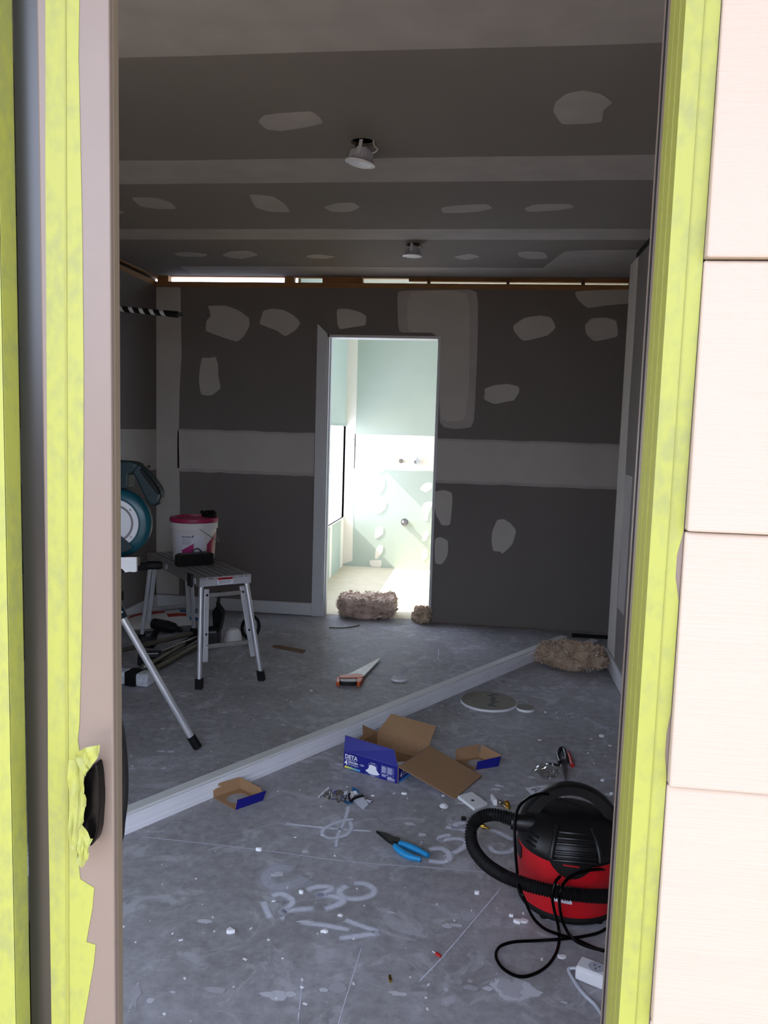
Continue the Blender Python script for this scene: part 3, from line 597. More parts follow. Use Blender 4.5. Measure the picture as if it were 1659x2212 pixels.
# slurry stains and plaster splashes (thin real films)
def blob(cx, cy, rx, ry, seed, n=14, rough=.35):
    return [(cx + rx * math.cos(2 * PI * k / n) * (1 + rough * noise.noise((math.cos(2 * PI * k / n) * 1.4 + seed, math.sin(2 * PI * k / n) * 1.4, seed))),
             cy + ry * math.sin(2 * PI * k / n) * (1 + rough * noise.noise((math.cos(2 * PI * k / n) * 1.4, seed, math.sin(2 * PI * k / n) * 1.4 + seed)))) for k in range(n)]
def ragged(name, col, k):
    m = spray_mat(name, col, k); nt = m.node_tree
    n = [x for x in nt.nodes if x.type == 'TEX_NOISE'][0]; n.inputs['Scale'].default_value = 45; n.inputs['Detail'].default_value = 8
    at = [x for x in nt.nodes if x.type == 'ATTRIBUTE'][0]; mr = [x for x in nt.nodes if x.type == 'MAP_RANGE'][0]; mu = [x for x in nt.nodes if x.type == 'MATH'][0]
    ad = nt.nodes.new('ShaderNodeMath'); ad.operation = 'ADD'; nt.links.new(at.outputs['Fac'], ad.inputs[0]); nt.links.new(n.outputs[0], ad.inputs[1])
    mr.inputs[1].default_value = .70; mr.inputs[2].default_value = .86; mr.inputs[3].default_value = 0; mr.inputs[4].default_value = 1
    nt.links.new(ad.outputs[0], mr.inputs[0]); mu.operation = 'MAXIMUM'; nt.links.new(mr.outputs[0], mu.inputs[0]); nt.links.new(mr.outputs[0], mu.inputs[1])
    return m
M['splash'] = ragged('dried_plaster_film', (.84, .84, .87), .9)
M['splash2'] = ragged('faint_plaster_film', (.80, .79, .82), .6)
def fan(mb, at, pts, z):
    cx = sum(p[0] for p in pts) / len(pts); cy = sum(p[1] for p in pts) / len(pts); n = len(pts)
    vs = [(cx, cy, z)] + [(cx + (p[0] - cx) * .75, cy + (p[1] - cy) * .75, z) for p in pts] + [(cx + (p[0] - cx) * 1.15, cy + (p[1] - cy) * 1.15, z) for p in pts]
    mb.add(vs, [(0, 1 + i, 1 + (i + 1) % n) for i in range(n)] + [(1 + i, 1 + n + i, 1 + n + (i + 1) % n, 1 + (i + 1) % n) for i in range(n)])
    at += [.8] + [.42] * n + [0] * n
def fan_build(mb, at, name, m, **kw):
    ob = mb.build(name, m, floor, recalc=False, **kw); a = ob.data.attributes.new('cover', 'FLOAT', 'POINT')
    for i, v in enumerate(at): a.data[i].value = v
    return ob
def splash_field():
    big, small = (MB(), []), (MB(), [])
    rnd = random.Random(4)
    for i in range(420):
        y = .95 + 4.4 * rnd.random() ** 1.5; x = rnd.uniform(-2.2, .78) if y > 2.2 else rnd.uniform(-1.4, .6)
        rr = .002 + .010 * rnd.random() ** 4
        c = blob(x, y, rr * rnd.uniform(.7, 2.2), rr * rnd.uniform(.5, 1.4), i, 9, .8)
        q_ = big if rnd.random() < .45 else small; fan(q_[0], q_[1], c, .0009 + .0000005 * i)
    fan_build(*big, 'plaster_spatter', M['splash'], kind='stuff'); fan_build(*small, 'faint_spatter', M['splash2'], kind='stuff')
splash_field()
SPL = [[(-0.58,1.711),(-0.426,1.717),(-0.456,1.717),(-0.29,1.765),(-0.401,1.729),(-0.325,1.755),(-0.386,1.677),(-0.495,2.483),(-0.563,2.22),(-0.466,2.241),(-0.425,2.005),(-0.7,1.962),(-0.028,2.051),(0.019,2.112),(-0.244,2.379),(-0.093,1.78)],
       [(0.128,1.833),(0.072,1.824),(0.031,1.82),(-0.039,2.054),(-0.014,2.061),(0.016,2.122),(0.252,3.057),(0.114,2.926),(0.129,2.965),(0.156,2.883),(0.535,2.959)], [(-0.499,2.483),(-0.146,2.534),(-0.192,2.6),(-0.232,2.688),(0.113,2.927),(0.121,2.957),(-0.247,2.38),(-0.519,3.032)], [(-1.359,3.251),(-1.225,3.121),(-1.264,3.018),(-1.227,3.021),(-1.136,3.169),(-1.313,2.84),(-1.194,2.863),(-1.315,3.478),(-1.155,3.501),(-0.847,3.402),(-1.202,3.316),(-1.427,3.679),(-1.396,3.974),(-1.348,3.858)]]
RX = {0: (.035, .012), 1: (.028, .022), 3: (.026, .022), 16: (.07, .045)}
k = 0
for grp in SPL:
    for p in grp:
        rx, ry = RX.get(k, (.014 + .012 * random.random(), .008 + .008 * random.random()))
        mb_, at_ = MB(), []; fan(mb_, at_, blob(p[0], p[1], rx, ry, k * 3.1, 16, .5), .0012 + k * .00001); fan_build(mb_, at_, 'plaster_splash', M['splash' if k % 3 else 'splash2']); k += 1
for lp in ([(-0.785,1.714),(-0.775,1.717),(-0.768,1.698),(-0.749,1.674),(-0.751,1.657),(-0.745,1.621),(-0.755,1.634),(-0.751,1.6),(-0.758,1.602),(-0.766,1.642),(-0.785,1.678),(-0.779,1.693)],
           [(0.098,1.865),(0.123,1.874),(0.161,1.866),(0.155,1.811),(0.139,1.795),(0.097,1.819),(0.094,1.841)], [(-0.005,2.095),(0.02,2.135),(0.041,2.133),(0.038,2.096),(0.006,2.079)]):
    mb_, at_ = MB(), []; fan(mb_, at_, bz(lp), .0017); fan_build(mb_, at_, 'plaster_splash', M['splash2'])

# ================================================================ DOWNLIGHTS
def downlight(c, tilt, dz, label, dx):
    t = thing('downlight', label, 'light', c, 'downlights hanging loose out of their ceiling holes')
    cx, cy, cz = c
    ax = Vector((math.sin(tilt), -.03, math.cos(tilt))).normalized(); o = Vector((cx + dx, cy - .01, cz - dz))      # o = centre of the face, ax points up
    MB().lathe([(.044, .006), (.056, .004), (.056, 0), (.046, -.003), (.0445, 0)], o, 32, ax, cap=False).build('trim_ring', M['whitepl'], t, True)
    MB().lathe([(.0455, .0), (.0, -.001)], o, 32, ax, cap=False).build('diffuser', M['whitepl'], t, True)
    MB().lathe([(.046, .004), (.040, .012), (.036, .03), (.033, .045), (.030, .046), (.030, .052), (.001, .053)], o, 32, ax).build('housing', M['greypl'], t, True)
    for k in range(20):
        a = 2 * PI * k / 20; s_ = (Vector((1, 0, 0)) - ax * ax.x).normalized(); q = ax.cross(s_)
        d = s_ * math.cos(a) + q * math.sin(a); e = ax.cross(d)
        MB().obox(o + d * .0405 + ax * .024, d * .0045 - ax * .001, e * .0012, ax * .018 - d * .0035).build('fin', M['greypl'], t)
    MB().obox(o + Vector((-.004, -.036, 0)) + ax * .052, (.0065, 0, 0), (0, .0015, 0), ax * .022).obox(o + Vector((-.004, -.040, 0)) + ax * .032, (.007, 0, 0), (0, .004, 0), ax * .008).build('spring_clip', M['silver'], t, bev=.0006)
    MB().obox(o + Vector((.0, .036, 0)) + ax * .052, (.0065, 0, 0), (0, .0015, 0), ax * .022).build('spring_clip', M['silver'], t)
    MB().obox(o + ax * .058 + Vector((-.018, -.012, 0)), (.007, 0, 0), (0, .01, 0), ax * .009).build('terminal_block', M['steeldark'], t, bev=.001)
    pa = [o + ax * .04 + Vector((.033, 0, 0)), o + ax * .038 + Vector((.046, -.004, 0)), o + ax * .05 + Vector((.055, -.002, 0)), Vector((cx + .042, cy, cz - .012)), Vector((cx + .034, cy + .002, cz + .02))]
    MB().tube(curve(pa, 6), .0028, 8).build('cable', M['whitepl'], t, True)
downlight(LIGHTS[0], .17, .078, 'larger nearer white downlight dangling crooked from its ceiling hole', -.008)
downlight(LIGHTS[1], .02, .066, 'smaller farther white downlight hanging level below its ceiling hole', -.004)

# ================================================================ WRAPPED POLE
pa, pb = Vector((-2.345, 4.5, 2.035)), Vector((-1.80, 4.5, 1.990))
t = thing('wrapped_pole', 'white pole spirally wrapped in black tape sticking out from left wall', 'pole', pa)
MB().tube([pa, pb], .0165, 14).build('pole', M['whitepl'], t, True)
MB().tube([Vector((-2.349, 4.5, 2.0355)), Vector((-2.335, 4.5, 2.034))], .03, 20).build('wall_plate', M['greypl'], t, True)
d = (pb - pa).normalized(); u = Vector((0, 1, 0)); v = d.cross(u); L_ = (pb - pa).length; vs = []; fs = []; N = 130
for i in range(N + 1):
    s_ = i / N
    for k in (0, 1, 2, 3):
        a = 2 * PI * 8 * s_; p = pa + d * (L_ * s_ * .93 + k * .0125) ; a2 = a
        vs.append(p + (u * math.cos(a2) + v * math.sin(a2)) * .0178)
for i in range(N):
    for k in range(3): fs.append((i * 4 + k, i * 4 + k + 1, i * 4 + k + 5, i * 4 + k + 4))
MB().add(vs, fs).build('black_tape', M['black'], t, True)
MB().tube([pb - d * .05, pb + d * .012], .0185, 14).build('taped_end', M['black'], t, True)
for a in (0, 1.2, 2.5, 3.9, 5.1):
    MB().obox(pb + d * .02 + (u * math.cos(a) + v * math.sin(a)) * .011, d * .012, u * .003, v * .004).build('frayed_end', M['steel' if a > 2 else 'black'], t)

# ================================================================ LONG MOULDINGS
A = Vector((-1.38, 1.942, 0)); D = Vector((.536, .844, 0)).normalized(); Nn = Vector((.844, -.536, 0)).normalized()
def extrude_profile(prof, a, length, name, m, parent=None, **kw):
    return MB().prism([a + Nn * -q[0] + Vector((0, 0, q[1])) for q in prof], D * length).build(name, m, parent, **kw)
o = extrude_profile([(.026, .002), (.075, .002), (.075, .056), (.070, .060), (.026, .060)], A, 3.74, 'moulding_length', M['mouldpale'])
tag(o, 'long cream topped moulding laid diagonally, the one behind', 'moulding', 'long mouldings lying diagonally')
o = extrude_profile([(0, 0), (.025, 0), (.025, .053), (.012, .055), (.009, .050), (.006, .050), (.004, .034), (.0015, .033), (.0015, .030), (.003, .029), (.003, .018), (0, .016)], A, 3.36, 'moulding_length', M['moulding'])
tag(o, 'long ridged pale moulding laid diagonally, the one in front', 'moulding', 'long mouldings lying diagonally')
o = extrude_profile([(0, 0), (.06, 0), (.06, .018), (.05, .022), (0, .022)], Vector((.68, 4.99, 0)), .26, 'moulding_offcut', M['moulding'])
tag(o, 'short flat pale offcut lying near the far end of long mouldings', 'moulding')
MB().tube([Vector((.66, 5.34, .014)), Vector((.98, 5.33, .014))], .012, 10).build('dark_rod', M['rubber'], None, True)
o = bpy.data.objects['dark_rod']; tag(o, 'thin dark rod on the floor behind the corner batt', 'rod')

# ================================================================ INSULATION
def batt(name, c, size, rotz, label, seed, m='insul', tufts=500, expo=5, rough=1.0):
    t = thing(name, label, 'insulation', (c[0], c[1], 0), 'torn pieces of brown insulation')
    bm = bmesh.new(); bmesh.ops.create_cube(bm, size=1); bmesh.ops.subdivide_edges(bm, edges=bm.edges[:], cuts=22, use_grid_fill=True)
    R_ = Matrix.Rotation(rotz, 3, 'Z')
    for v in bm.verts:
        p = v.co.copy(); ex = expo; rr = (abs(p.x * 2) ** ex + abs(p.y * 2) ** ex + abs(p.z * 2) ** ex) ** (1 / ex)
        q = p / max(.001, rr)
        q = Vector((q.x * size[0], q.y * size[1], (q.z + .5) * size[2]))
        nz = noise.noise_vector((q.x * 11 + seed, q.y * 11, q.z * 30)) * .028 * rough + noise.noise_vector((q.x * 34, q.y * 34 + seed, q.z * 90)) * .013 * rough + noise.noise_vector((q.x * 90, q.y * 90 + seed, q.z * 160)) * .005
        q += nz; q.z = max(.002, q.z); v.co = R_ @ q
    me = bpy.data.meshes.new('wool_body'); bm.to_mesh(me); bm.normal_update(); VN = [(v.co.copy(), v.normal.copy()) for v in bm.verts]; bm.free()
    me.materials.append(M[m]); o = bpy.data.objects.new('wool_body', me); COL.objects.link(o); o.parent = t
    rnd = random.Random(seed); mbs = [MB(), MB()]
    for i in range(tufts):
        p, n_ = rnd.choice(VN)
        if p.z < .012 and rnd.random() < .8: continue
        p = p + Vector((c[0], c[1], 0)); tdir = (Vector((rnd.uniform(-1, 1), rnd.uniform(-1, 1), rnd.uniform(-.4, .5))) + n_ * .7).normalized()
        ln = rnd.uniform(.006, .026); wd = rnd.uniform(.001, .0045); sd_ = tdir.cross(Vector((rnd.uniform(-1, 1), rnd.uniform(-1, 1), 1))).normalized() * wd
        b = tdir.lerp(n_, .3) * ln
        q0, q1, q2 = p - n_ * .003, p + tdir * ln * .5 + n_ * .004, p + b + Vector((0, 0, -.003))
        q2.z = max(.003, q2.z)
        mbs[i % 3 == 0].add([q0 - sd_, q0 + sd_, q1 + sd_ * .8, q1 - sd_ * .8, q2], [(0, 1, 2, 3), (3, 2, 4)])
    mbs[0].build('wool_strands', M['fibre'], t, kind='stuff', recalc=False); mbs[1].build('wool_strands', M['fibredark'], t, kind='stuff', recalc=False)
batt('insulation_batt', (-.785, 5.60), (.40, .27, .15), .05, 'large brown insulation batt lying in the open doorway', 3, 'insulpink', 2600, rough=1.25)
batt('insulation_tuft', (-.375, 5.50), (.13, .12, .10), .2, 'small clump of brown insulation at the right door jamb', 11, 'insul', 450, rough=1.2)
batt('insulation_batt', (.585, 4.665), (.40, .30, .12), -.15, 'brown insulation batt lying by the right wall corner', 23, 'insul', 2600, expo=3, rough=1.2)

# ================================================================ MISCELLANEOUS FLOOR OFFCUTS
def disc(c, r, h, label, m, group=None, tag_marks=False, sy=1):
    t = thing('plaster_disc', label, 'offcut', (c[0], c[1], 0), 'round plasterboard cut-outs')
    n = 40; pr = [(c[0] + r * math.cos(2 * PI * k / n) * (1 + .01 * noise.noise((k * .9, 0, r))), c[1] + sy * r * math.sin(2 * PI * k / n) * (1 + .01 * noise.noise((k * .9, 2, r)))) for k in range(n)]
    MB().prism([(p[0], p[1], .0008) for p in pr], (0, 0, h)).build('plaster_core', M['plaster'], t)
    MB().prism([(c[0] + (p[0] - c[0]) * .985, c[1] + (p[1] - c[1]) * .985, h + .0008) for p in pr], (0, 0, .0006)).build('paper_face', M[m], t)
    return t
t = disc((.09, 3.905), .142, .011, 'large round plasterboard cut-out with brown face', 'discface')
mk = MB(); rnd = random.Random(2)
for i in range(9):
    p = Vector((.09 + .02 + rnd.uniform(-.012, .012), 3.905 + .095 - i * .022, .0125)); mk.obox(p, (rnd.uniform(.008, .02), rnd.uniform(-.004, .004), 0), (0, .005, 0), (0, 0, .0003))
mk.build('printed_marks', M['ink'], t)
disc((.271, 3.842), .045, .011, 'small round plasterboard cut-out touching the large one', 'discface')
disc((-.395, 4.175), .045, .011, 'small pale round cut-out lying right of the handsaw', 'splash')
o = MB().prism([(*p, .001) for p in [(-1.236,4.647),(-1.205,4.665),(-1.013,4.595),(-1.018,4.553),(-1.219,4.63)]], (0, 0, .008)).build('timber_strip', M['tanstick']); tag(o, 'flat reddish brown timber strip near the work platform', 'offcut')
o = MB().tube(curve([(*p, .006) for p in [(-0.98,5.177),(-0.889,5.187),(-0.818,5.243),(-0.79,5.289)]], 4), .004, 6).build('curved_strip', M['khaki'], None, True); tag(o, 'thin curved grey strip in front of the doorway batt', 'offcut')

# ================================================================ HANDSAW
tp_, he, hr = (-0.5508,4.4999,0.012), (-0.7016,4.1025,0.012), (-0.5895,4.1519,0.012)
t = thing('handsaw', 'handsaw with orange and black handle lying on the floor', 'saw', (*(-0.6502,4.0866,0)[:2], 0))
tip2 = (-0.5413,4.5118,0.012)
bl = MB(); bl.prism([he, tp_, tip2, hr], (0, 0, .0015)).build('blade', M['bladesteel'], t)
tm = MB(); a, b = Vector(hr), Vector(tip2)
for i in range(44):
    p, q = a.lerp(b, i / 44), a.lerp(b, (i + 1) / 44); o_ = (p + q) / 2 + Vector((.005, -.001, 0)); tm.prism([p, o_, q], (0, 0, .0012))
tm.build('teeth', M['bladesteel'], t)
HL = [(-0.72,4.056),(-0.708,4.11),(-0.617,4.147),(-0.585,4.137),(-0.576,4.054),(-0.587,4.012),(-0.605,4.015),(-0.689,4.003),(-0.709,3.985)]
MB().prism([(*p, .002) for p in bz([(-0.715,4.098),(-0.613,4.155),(-0.584,4.127),(-0.58,4.087),(-0.708,4.052)])], (0, 0, .026)).build('handle', M['orange'], t, bev=.003, label='orange upper handle shell')
MB().prism([(*p, .002) for p in bz([(-0.707,4.059),(-0.613,4.079),(-0.603,4.015),(-0.693,4.002)])], (0, 0, .022)).build('grip', M['black'], t, bev=.003)
MB().prism([(*p, .002) for p in bz([(-0.722,4.056),(-0.71,4.085),(-0.691,3.989),(-0.708,3.982)])], (0, 0, .024)).build('handle_end', M['orange'], t, bev=.003)
MB().prism([(*p, .002) for p in bz([(-0.617,4.092),(-0.584,4.12),(-0.581,4.053),(-0.586,4.005),(-0.603,4.002)])], (0, 0, .024)).build('handle_end', M['orange'], t, bev=.003)

# ================================================================ PRINTED DOWNLIGHT BOX
FL, FR, BR, BL_ = Vector((-.496, 3.009, 0)), Vector((-.267, 2.905, 0)), Vector((-.163, 3.134, 0)), Vector((-.392, 3.238, 0)); h = .069
t = thing('cardboard_box', 'open blue printed cardboard box with brown inside and spread flaps', 'box', (FL + BR) / 2)
def panel(name, quad, out, th=.0022, two=True, par=None):
    """board with brown inside face and printed outside face; out = outward direction"""
    q = [Vector(p) for p in quad]; out = Vector(out).normalized()
    f = MB(); f.prism(q, out * th, 0); o = f.build(name, [M['card'], M['cardblue']], par or t)
    if two:
        f2 = MB().prism([p + out * th for p in q], out * .0005); f2.build('printed_face', M['cardblue'], o)
    return o
Z = Vector((0, 0, h)); n_f = Vector((-.414, -.910, 0)); n_r = Vector((.910, -.414, 0))
e = .001
fp = panel('side_panel', [FL + Vector((0, 0, e)), FR + Vector((0, 0, e)), FR + Z, FL + Z], n_f)
panel('side_panel', [FR + Vector((0, 0, e)), BR + Vector((0, 0, e)), BR + Z, FR + Z], n_r)
panel('side_panel', [BR + Vector((0, 0, e)), BL_ + Vector((0, 0, e)), BL_ + Z, BR + Z], -n_f)
panel('side_panel', [BL_ + Vector((0, 0, e)), FL + Vector((0, 0, e)), FL + Z, BL_ + Z], -n_r)
panel('bottom_panel', [FL + Vector((0, 0, .004)), FR + Vector((0, 0, .004)), BR + Vector((0, 0, .004)), BL_ + Vector((0, 0, .004))], (0, 0, -1), .002, False)
panel('flap', [FL + Z, FR + Z, Vector((-0.2858,2.9243,0.128)), Vector((-0.4959,3.0284,0.128))], n_f)
panel('flap', [BR + Z, BL_ + Z, Vector((-0.3422,3.3038,0.128)), Vector((-0.1414,3.2232,0.12))], (.3, .7, -.5))
panel('flap', [FR + Z, BR + Z, Vector((0.0561,3.0284,0.006)), Vector((-0.0444,2.8076,0.006))], (-.1, -.1, -1))
panel('flap', [BL_ + Z, FL + Z, Vector((-0.4401,3.1488,0.085)), Vector((-0.4483,3.1844,0.115))], (-.9, .35, -.1))
MB().prism([FR + Vector((-.03, .09, .045)), FR + Vector((.05, .10, .05)), FR + Vector((.03, .02, .062)), FR + Vector((-.02, .02, .05))], (0, 0, .001)).build('crumpled_paper', M['paper'], t)
ux = (FR - FL).normalized(); uy = Vector((0, 0, 1)); of = n_f * .0031; bl0 = FL + of
wm = MB()
text_mb('DETA', .0235, bl0 + ux * .006 + uy * .0445, ux, uy, .0006, wm)
wm.obox(bl0 + ux * .032 + uy * .0400, ux * .027, n_f * .0001, uy * .0008)
text_mb('4', .030, bl0 + ux * .004 + uy * .0160, ux, uy, .0008, wm)
text_mb('Dimmable', .0112, bl0 + ux * .0225 + uy * .0285, ux, uy, .0004, wm); text_mb('LED', .0112, bl0 + ux * .0775 + uy * .0285, ux, uy, 0, wm)
text_mb('Downlights', .0105, bl0 + ux * .0225 + uy * .0190, ux, uy, 0, wm)
for i in range(6):
    wm.obox(bl0 + ux * (.030) + uy * .0128, ux * .012, n_f * .0001, uy * .0004)
# lamp picture
lp_ = [(.104, .018), (.108, .015), (.122, .0085), (.140, .007), (.158, .0095), (.168, .014), (.171, .019), (.166, .019), (.160, .026), (.155, .031), (.154, .040), (.150, .044), (.138, .046), (.126, .045), (.121, .041), (.120, .032), (.114, .024)]
wm.prism([bl0 + ux * a + uy * b for a, b in lp_], n_f * .0002)
for a, b, c_, d_ in ((.118, .049, .158, .0494), (.118, .032, .1184, .050), (.158, .032, .1584, .050), (.106, .0045, .168, .0049), (.106, .004, .1064, .012), (.168, .004, .1684, .012), (.128, .053, .150, .0545), (.128, .0015, .148, .0027)):
    wm.obox(bl0 + ux * (a + c_) / 2 + uy * (b + d_) / 2, ux * (c_ - a) / 2, n_f * .0001, uy * (d_ - b) / 2)
for i in range(11):
    for x0, wd in ((.180, .024), (.208, .024)):
        z = .052 - i * .0032 - (.006 if i > 7 else 0)
        if x0 > .2 and i in (8,): continue
        wm.obox(bl0 + ux * (x0 + wd / 2 * (.7 + .3 * ((i * 7) % 3) / 2)) + uy * z, ux * wd / 2 * (.7 + .3 * ((i * 7) % 3) / 2), n_f * .0001, uy * .0006)
for z0, z1 in ((.022, .055),):
    for x0, x1 in ((.1785, .2055), (.207, .2335)):
        for a, b, c_, d_ in ((x0, z0, x1, z0 + .0005), (x0, z1, x1, z1 + .0005), (x0, z0, x0 + .0005, z1), (x1, z0, x1 + .0005, z1)):
            wm.obox(bl0 + ux * (a + c_) / 2 + uy * (b + d_) / 2, ux * (c_ - a) / 2, n_f * .0001, uy * (d_ - b) / 2)
for i in range(5): wm.obox(bl0 + ux * .222 + uy * (.015 - i * .0026), ux * .017, n_f * .0001, uy * .0005)
# side face figure
ux2 = (BR - FR).normalized(); b2 = FR + n_r * .0031
text_mb('4', .032, b2 + ux2 * .012 + uy * .018, ux2, uy, .0008, wm); text_mb('Dimmable', .012, b2 + ux2 * .032 + uy * .034, ux2, uy, .0003, wm); text_mb('Downlights', .011, b2 + ux2 * .032 + uy * .022, ux2, uy, 0, wm)
wm.build('white_lettering', M['white'], fp, recalc=False, kind='stuff')
for i in range(10):
    c1, c2 = (.95, .90, .25), (.25, .62, .90); f_ = i / 9; cc = tuple(a * (1 - f_) + b * f_ for a, b in zip(c1, c2))
    MB().obox(bl0 + ux * (.0085 + i * .0075) + uy * .0075, ux * .00375, n_f * .0001, uy * .0040).build('colour_bar', mat('colour_bar_ink', cc, .5), fp)
MB().obox(b2 + ux2 * .10 + uy * .006, ux2 * .095, n_r * .0001, uy * .0045).build('side_stripe', M['lightblue'], fp)

# ================================================================ CARDBOARD INSERTS
def insert(z, pts, label):
    """pts: floor corners a,b,c,d ; top corners over the three standing panels"""
    a, b, c, d, ta, tb, tb2, tc, fb, fc, gb, gc = [Vector(p) for p in pts]
    t = thing('cardboard_insert', label, 'packaging', ((a + c) / 2).xyz * 1.0, 'cardboard inserts from the downlight box')
    t.location.z = 0
    up = Vector((0, 0, .002))
    # base ring with a round hole
    n = 20; cc = (a + b + c + d) / 4; R1 = .34
    outer = []
    for k in range(n):
        f_ = k / n * 4; i = int(f_); cs = [a, b, c, d]; outer.append(cs[i].lerp(cs[(i + 1) % 4], f_ - i))
    inner = [cc + (p - cc).normalized() * min((p - cc).length * .78, .040) for p in outer]
    v = [p + Vector((0, 0, .001)) for p in outer + inner] + [p + Vector((0, 0, .003)) for p in outer + inner]
    f = []
    for k in range(n):
        q = (k + 1) % n; f += [(k, q, n + q, n + k), (2 * n + k, 3 * n + k, 3 * n + q, 2 * n + q), (n + k, n + q, 3 * n + q, 3 * n + k), (k, 2 * n + k, 2 * n + q, q)]
    MB().add(v, f).build('base', M['card'], t)
    for q, nm in (([a, b, tb, ta], 'panel'), ([b, c, tc, tb2], 'panel')):
        nn = (q[1] - q[0]).cross(q[2] - q[0]).normalized() * .002
        MB().prism([p + Vector((0, 0, .001)) for p in q], nn).build(nm, M['card'], t)
    q = [fb, fc, gc, gb]; nn = (q[1] - q[0]).cross(q[2] - q[0]).normalized()
    if nn.y > 0: nn = -nn
    o = MB().prism([p + Vector((0, 0, .001)) for p in q], nn * .002).build('flap', M['card'], t)
    MB().prism([p + Vector((0, 0, .001)) + nn * .002 for p in q], nn * .0006).build('printed_face', M['cardblue'], o)
insert(0, ((-0.9193,2.6617,0), (-0.8461,2.7513,0), (-0.7422,2.6875,0), (-0.8135,2.5849,0), (-0.9266,2.6765,0.042), (-0.8521,2.7576,0.042), (-0.8488,2.7583,0.042), (-0.7453,2.6842,0.042), (-0.8145,2.5882,0), (-0.7392,2.677,0), (-0.81,2.5969,0.034), (-0.7299,2.6853,0.034)), 'small brown cardboard insert with blue flap in front of the mouldings')
insert(0, ((-0.0525,3.1593,0), (0.0427,3.2157,0), (0.1223,3.1382,0), (0.0303,3.0803,0), (-0.0548,3.178,0.042), (0.0408,3.2513,0.042), (0.0545,3.249,0.042), (0.1343,3.1628,0.038), (0.0303,3.0847,0), (0.1223,3.1382,0), (0.0364,3.0995,0.03), (0.1326,3.1625,0.034)), 'small brown cardboard insert with blue flap right of the blue box')

# ================================================================ FILM, PAPERS, SMALL PARTS
def film(loop, z, amp, name, m, par=None, seed=0, cuts=6, freq=60):
    bm = bmesh.new(); f = bm.faces.new([bm.verts.new((p[0], p[1], 0)) for p in loop]); bmesh.ops.triangulate(bm, faces=[f]); bmesh.ops.subdivide_edges(bm, edges=bm.edges[:], cuts=cuts, use_grid_fill=True)
    mb = MB(); idx = {v: i for i, v in enumerate(bm.verts)}
    mb.add([(v.co.x, v.co.y, z + abs(noise.noise((v.co.x * freq + seed, v.co.y * freq, seed))) * amp * 2) for v in bm.verts], [tuple(idx[v] for v in f.verts) for f in bm.faces]); bm.free()
    return mb.build(name, M[m], par, recalc=False)
t = thing('packaging_bag', 'torn clear plastic bag with blue label and white papers', 'packaging', (*(-0.445,2.7395,0)[:2], 0))
film([(-0.543,2.724),(-0.521,2.814),(-0.506,2.804),(-0.456,2.787),(-0.441,2.779),(-0.434,2.702),(-0.47,2.702),(-0.49,2.719),(-0.516,2.722)], .002, .012, 'clear_film', 'clear', t, 1)
film([(-0.544,2.722),(-0.541,2.737),(-0.523,2.816),(-0.514,2.806),(-0.535,2.736),(-0.539,2.717)], .006, .004, 'sealed_edge', 'whitepl', t, 2, 3)
film([(-0.446,2.721),(-0.43,2.717),(-0.412,2.715),(-0.409,2.707),(-0.427,2.697),(-0.441,2.706)], .004, .006, 'blue_label', 'printblue', t, 3)
film([(-0.431,2.799),(-0.425,2.816),(-0.407,2.8),(-0.394,2.77),(-0.413,2.777),(-0.426,2.782)], .008, .014, 'blue_label', 'printblue', t, 4)
film([(-0.454,2.766),(-0.441,2.777),(-0.439,2.747),(-0.449,2.738)], .016, .006, 'white_tag', 'paper', t, 5, 3)
film([(-0.435,2.747),(-0.431,2.781),(-0.42,2.776),(-0.394,2.762),(-0.408,2.745),(-0.421,2.722),(-0.435,2.726)], .012, .008, 'pale_card', 'bucketw', t, 6, 3)
MB().tube(curve([(*p, .016) for p in [(-0.429,2.757),(-0.43,2.735),(-0.417,2.698),(-0.408,2.721),(-0.394,2.736),(-0.378,2.75)]], 6), .004, 8).build('black_strap', M['rubber'], t, True)
film([(-0.412,2.716),(-0.383,2.755),(-0.351,2.697),(-0.365,2.652)], .010, .001, 'paper_slip', 'paper', t, 7, 2, 10)
film([(-0.365,2.729),(-0.34,2.723),(-0.348,2.701),(-0.364,2.715)], .012, .002, 'paper_slip', 'paper', t, 8, 2, 10)
film([(-0.379,2.769),(-0.336,2.729),(-0.347,2.701),(-0.383,2.754)], .006, .006, 'clear_film', 'clear', t, 9)
t = film([(0.254,3.111),(0.299,3.183),(0.336,3.201),(0.355,3.144),(0.38,3.108),(0.342,3.067),(0.305,3.034),(0.274,3.074)], .002, .016, 'plastic_wrapper', 'clear', None, 12, 7, 90); tag(t, 'crumpled clear plastic wrapper left of the red handled snips', 'packaging')
t = thing('leaflet', 'white printed leaflet on the floor behind the vacuum cleaner', 'paper', (*(0.3011,2.9446,0)[:2], 0))
o = MB().prism([(*p, .0012) for p in [(0.221,2.957),(0.32,3.008),(0.369,2.9),(0.286,2.849),(0.258,2.873)]], (0, 0, .0006)).build('sheet', M['paper'], t)
mk = MB()
for i, (x, y) in enumerate([(0.255,2.955),(0.272,2.964),(0.257,2.945),(0.277,2.951),(0.265,2.936),(0.305,2.895),(0.322,2.903),(0.339,2.911),(0.35,2.917),(0.31,2.889),(0.332,2.899)]):
    mk.obox((x, y, .0021), (.008 + .003 * (i % 3), .001, 0), (0, .003, 0), (0, 0, .0002))
mk.build('printed_lines', M['ringgrey'], t)
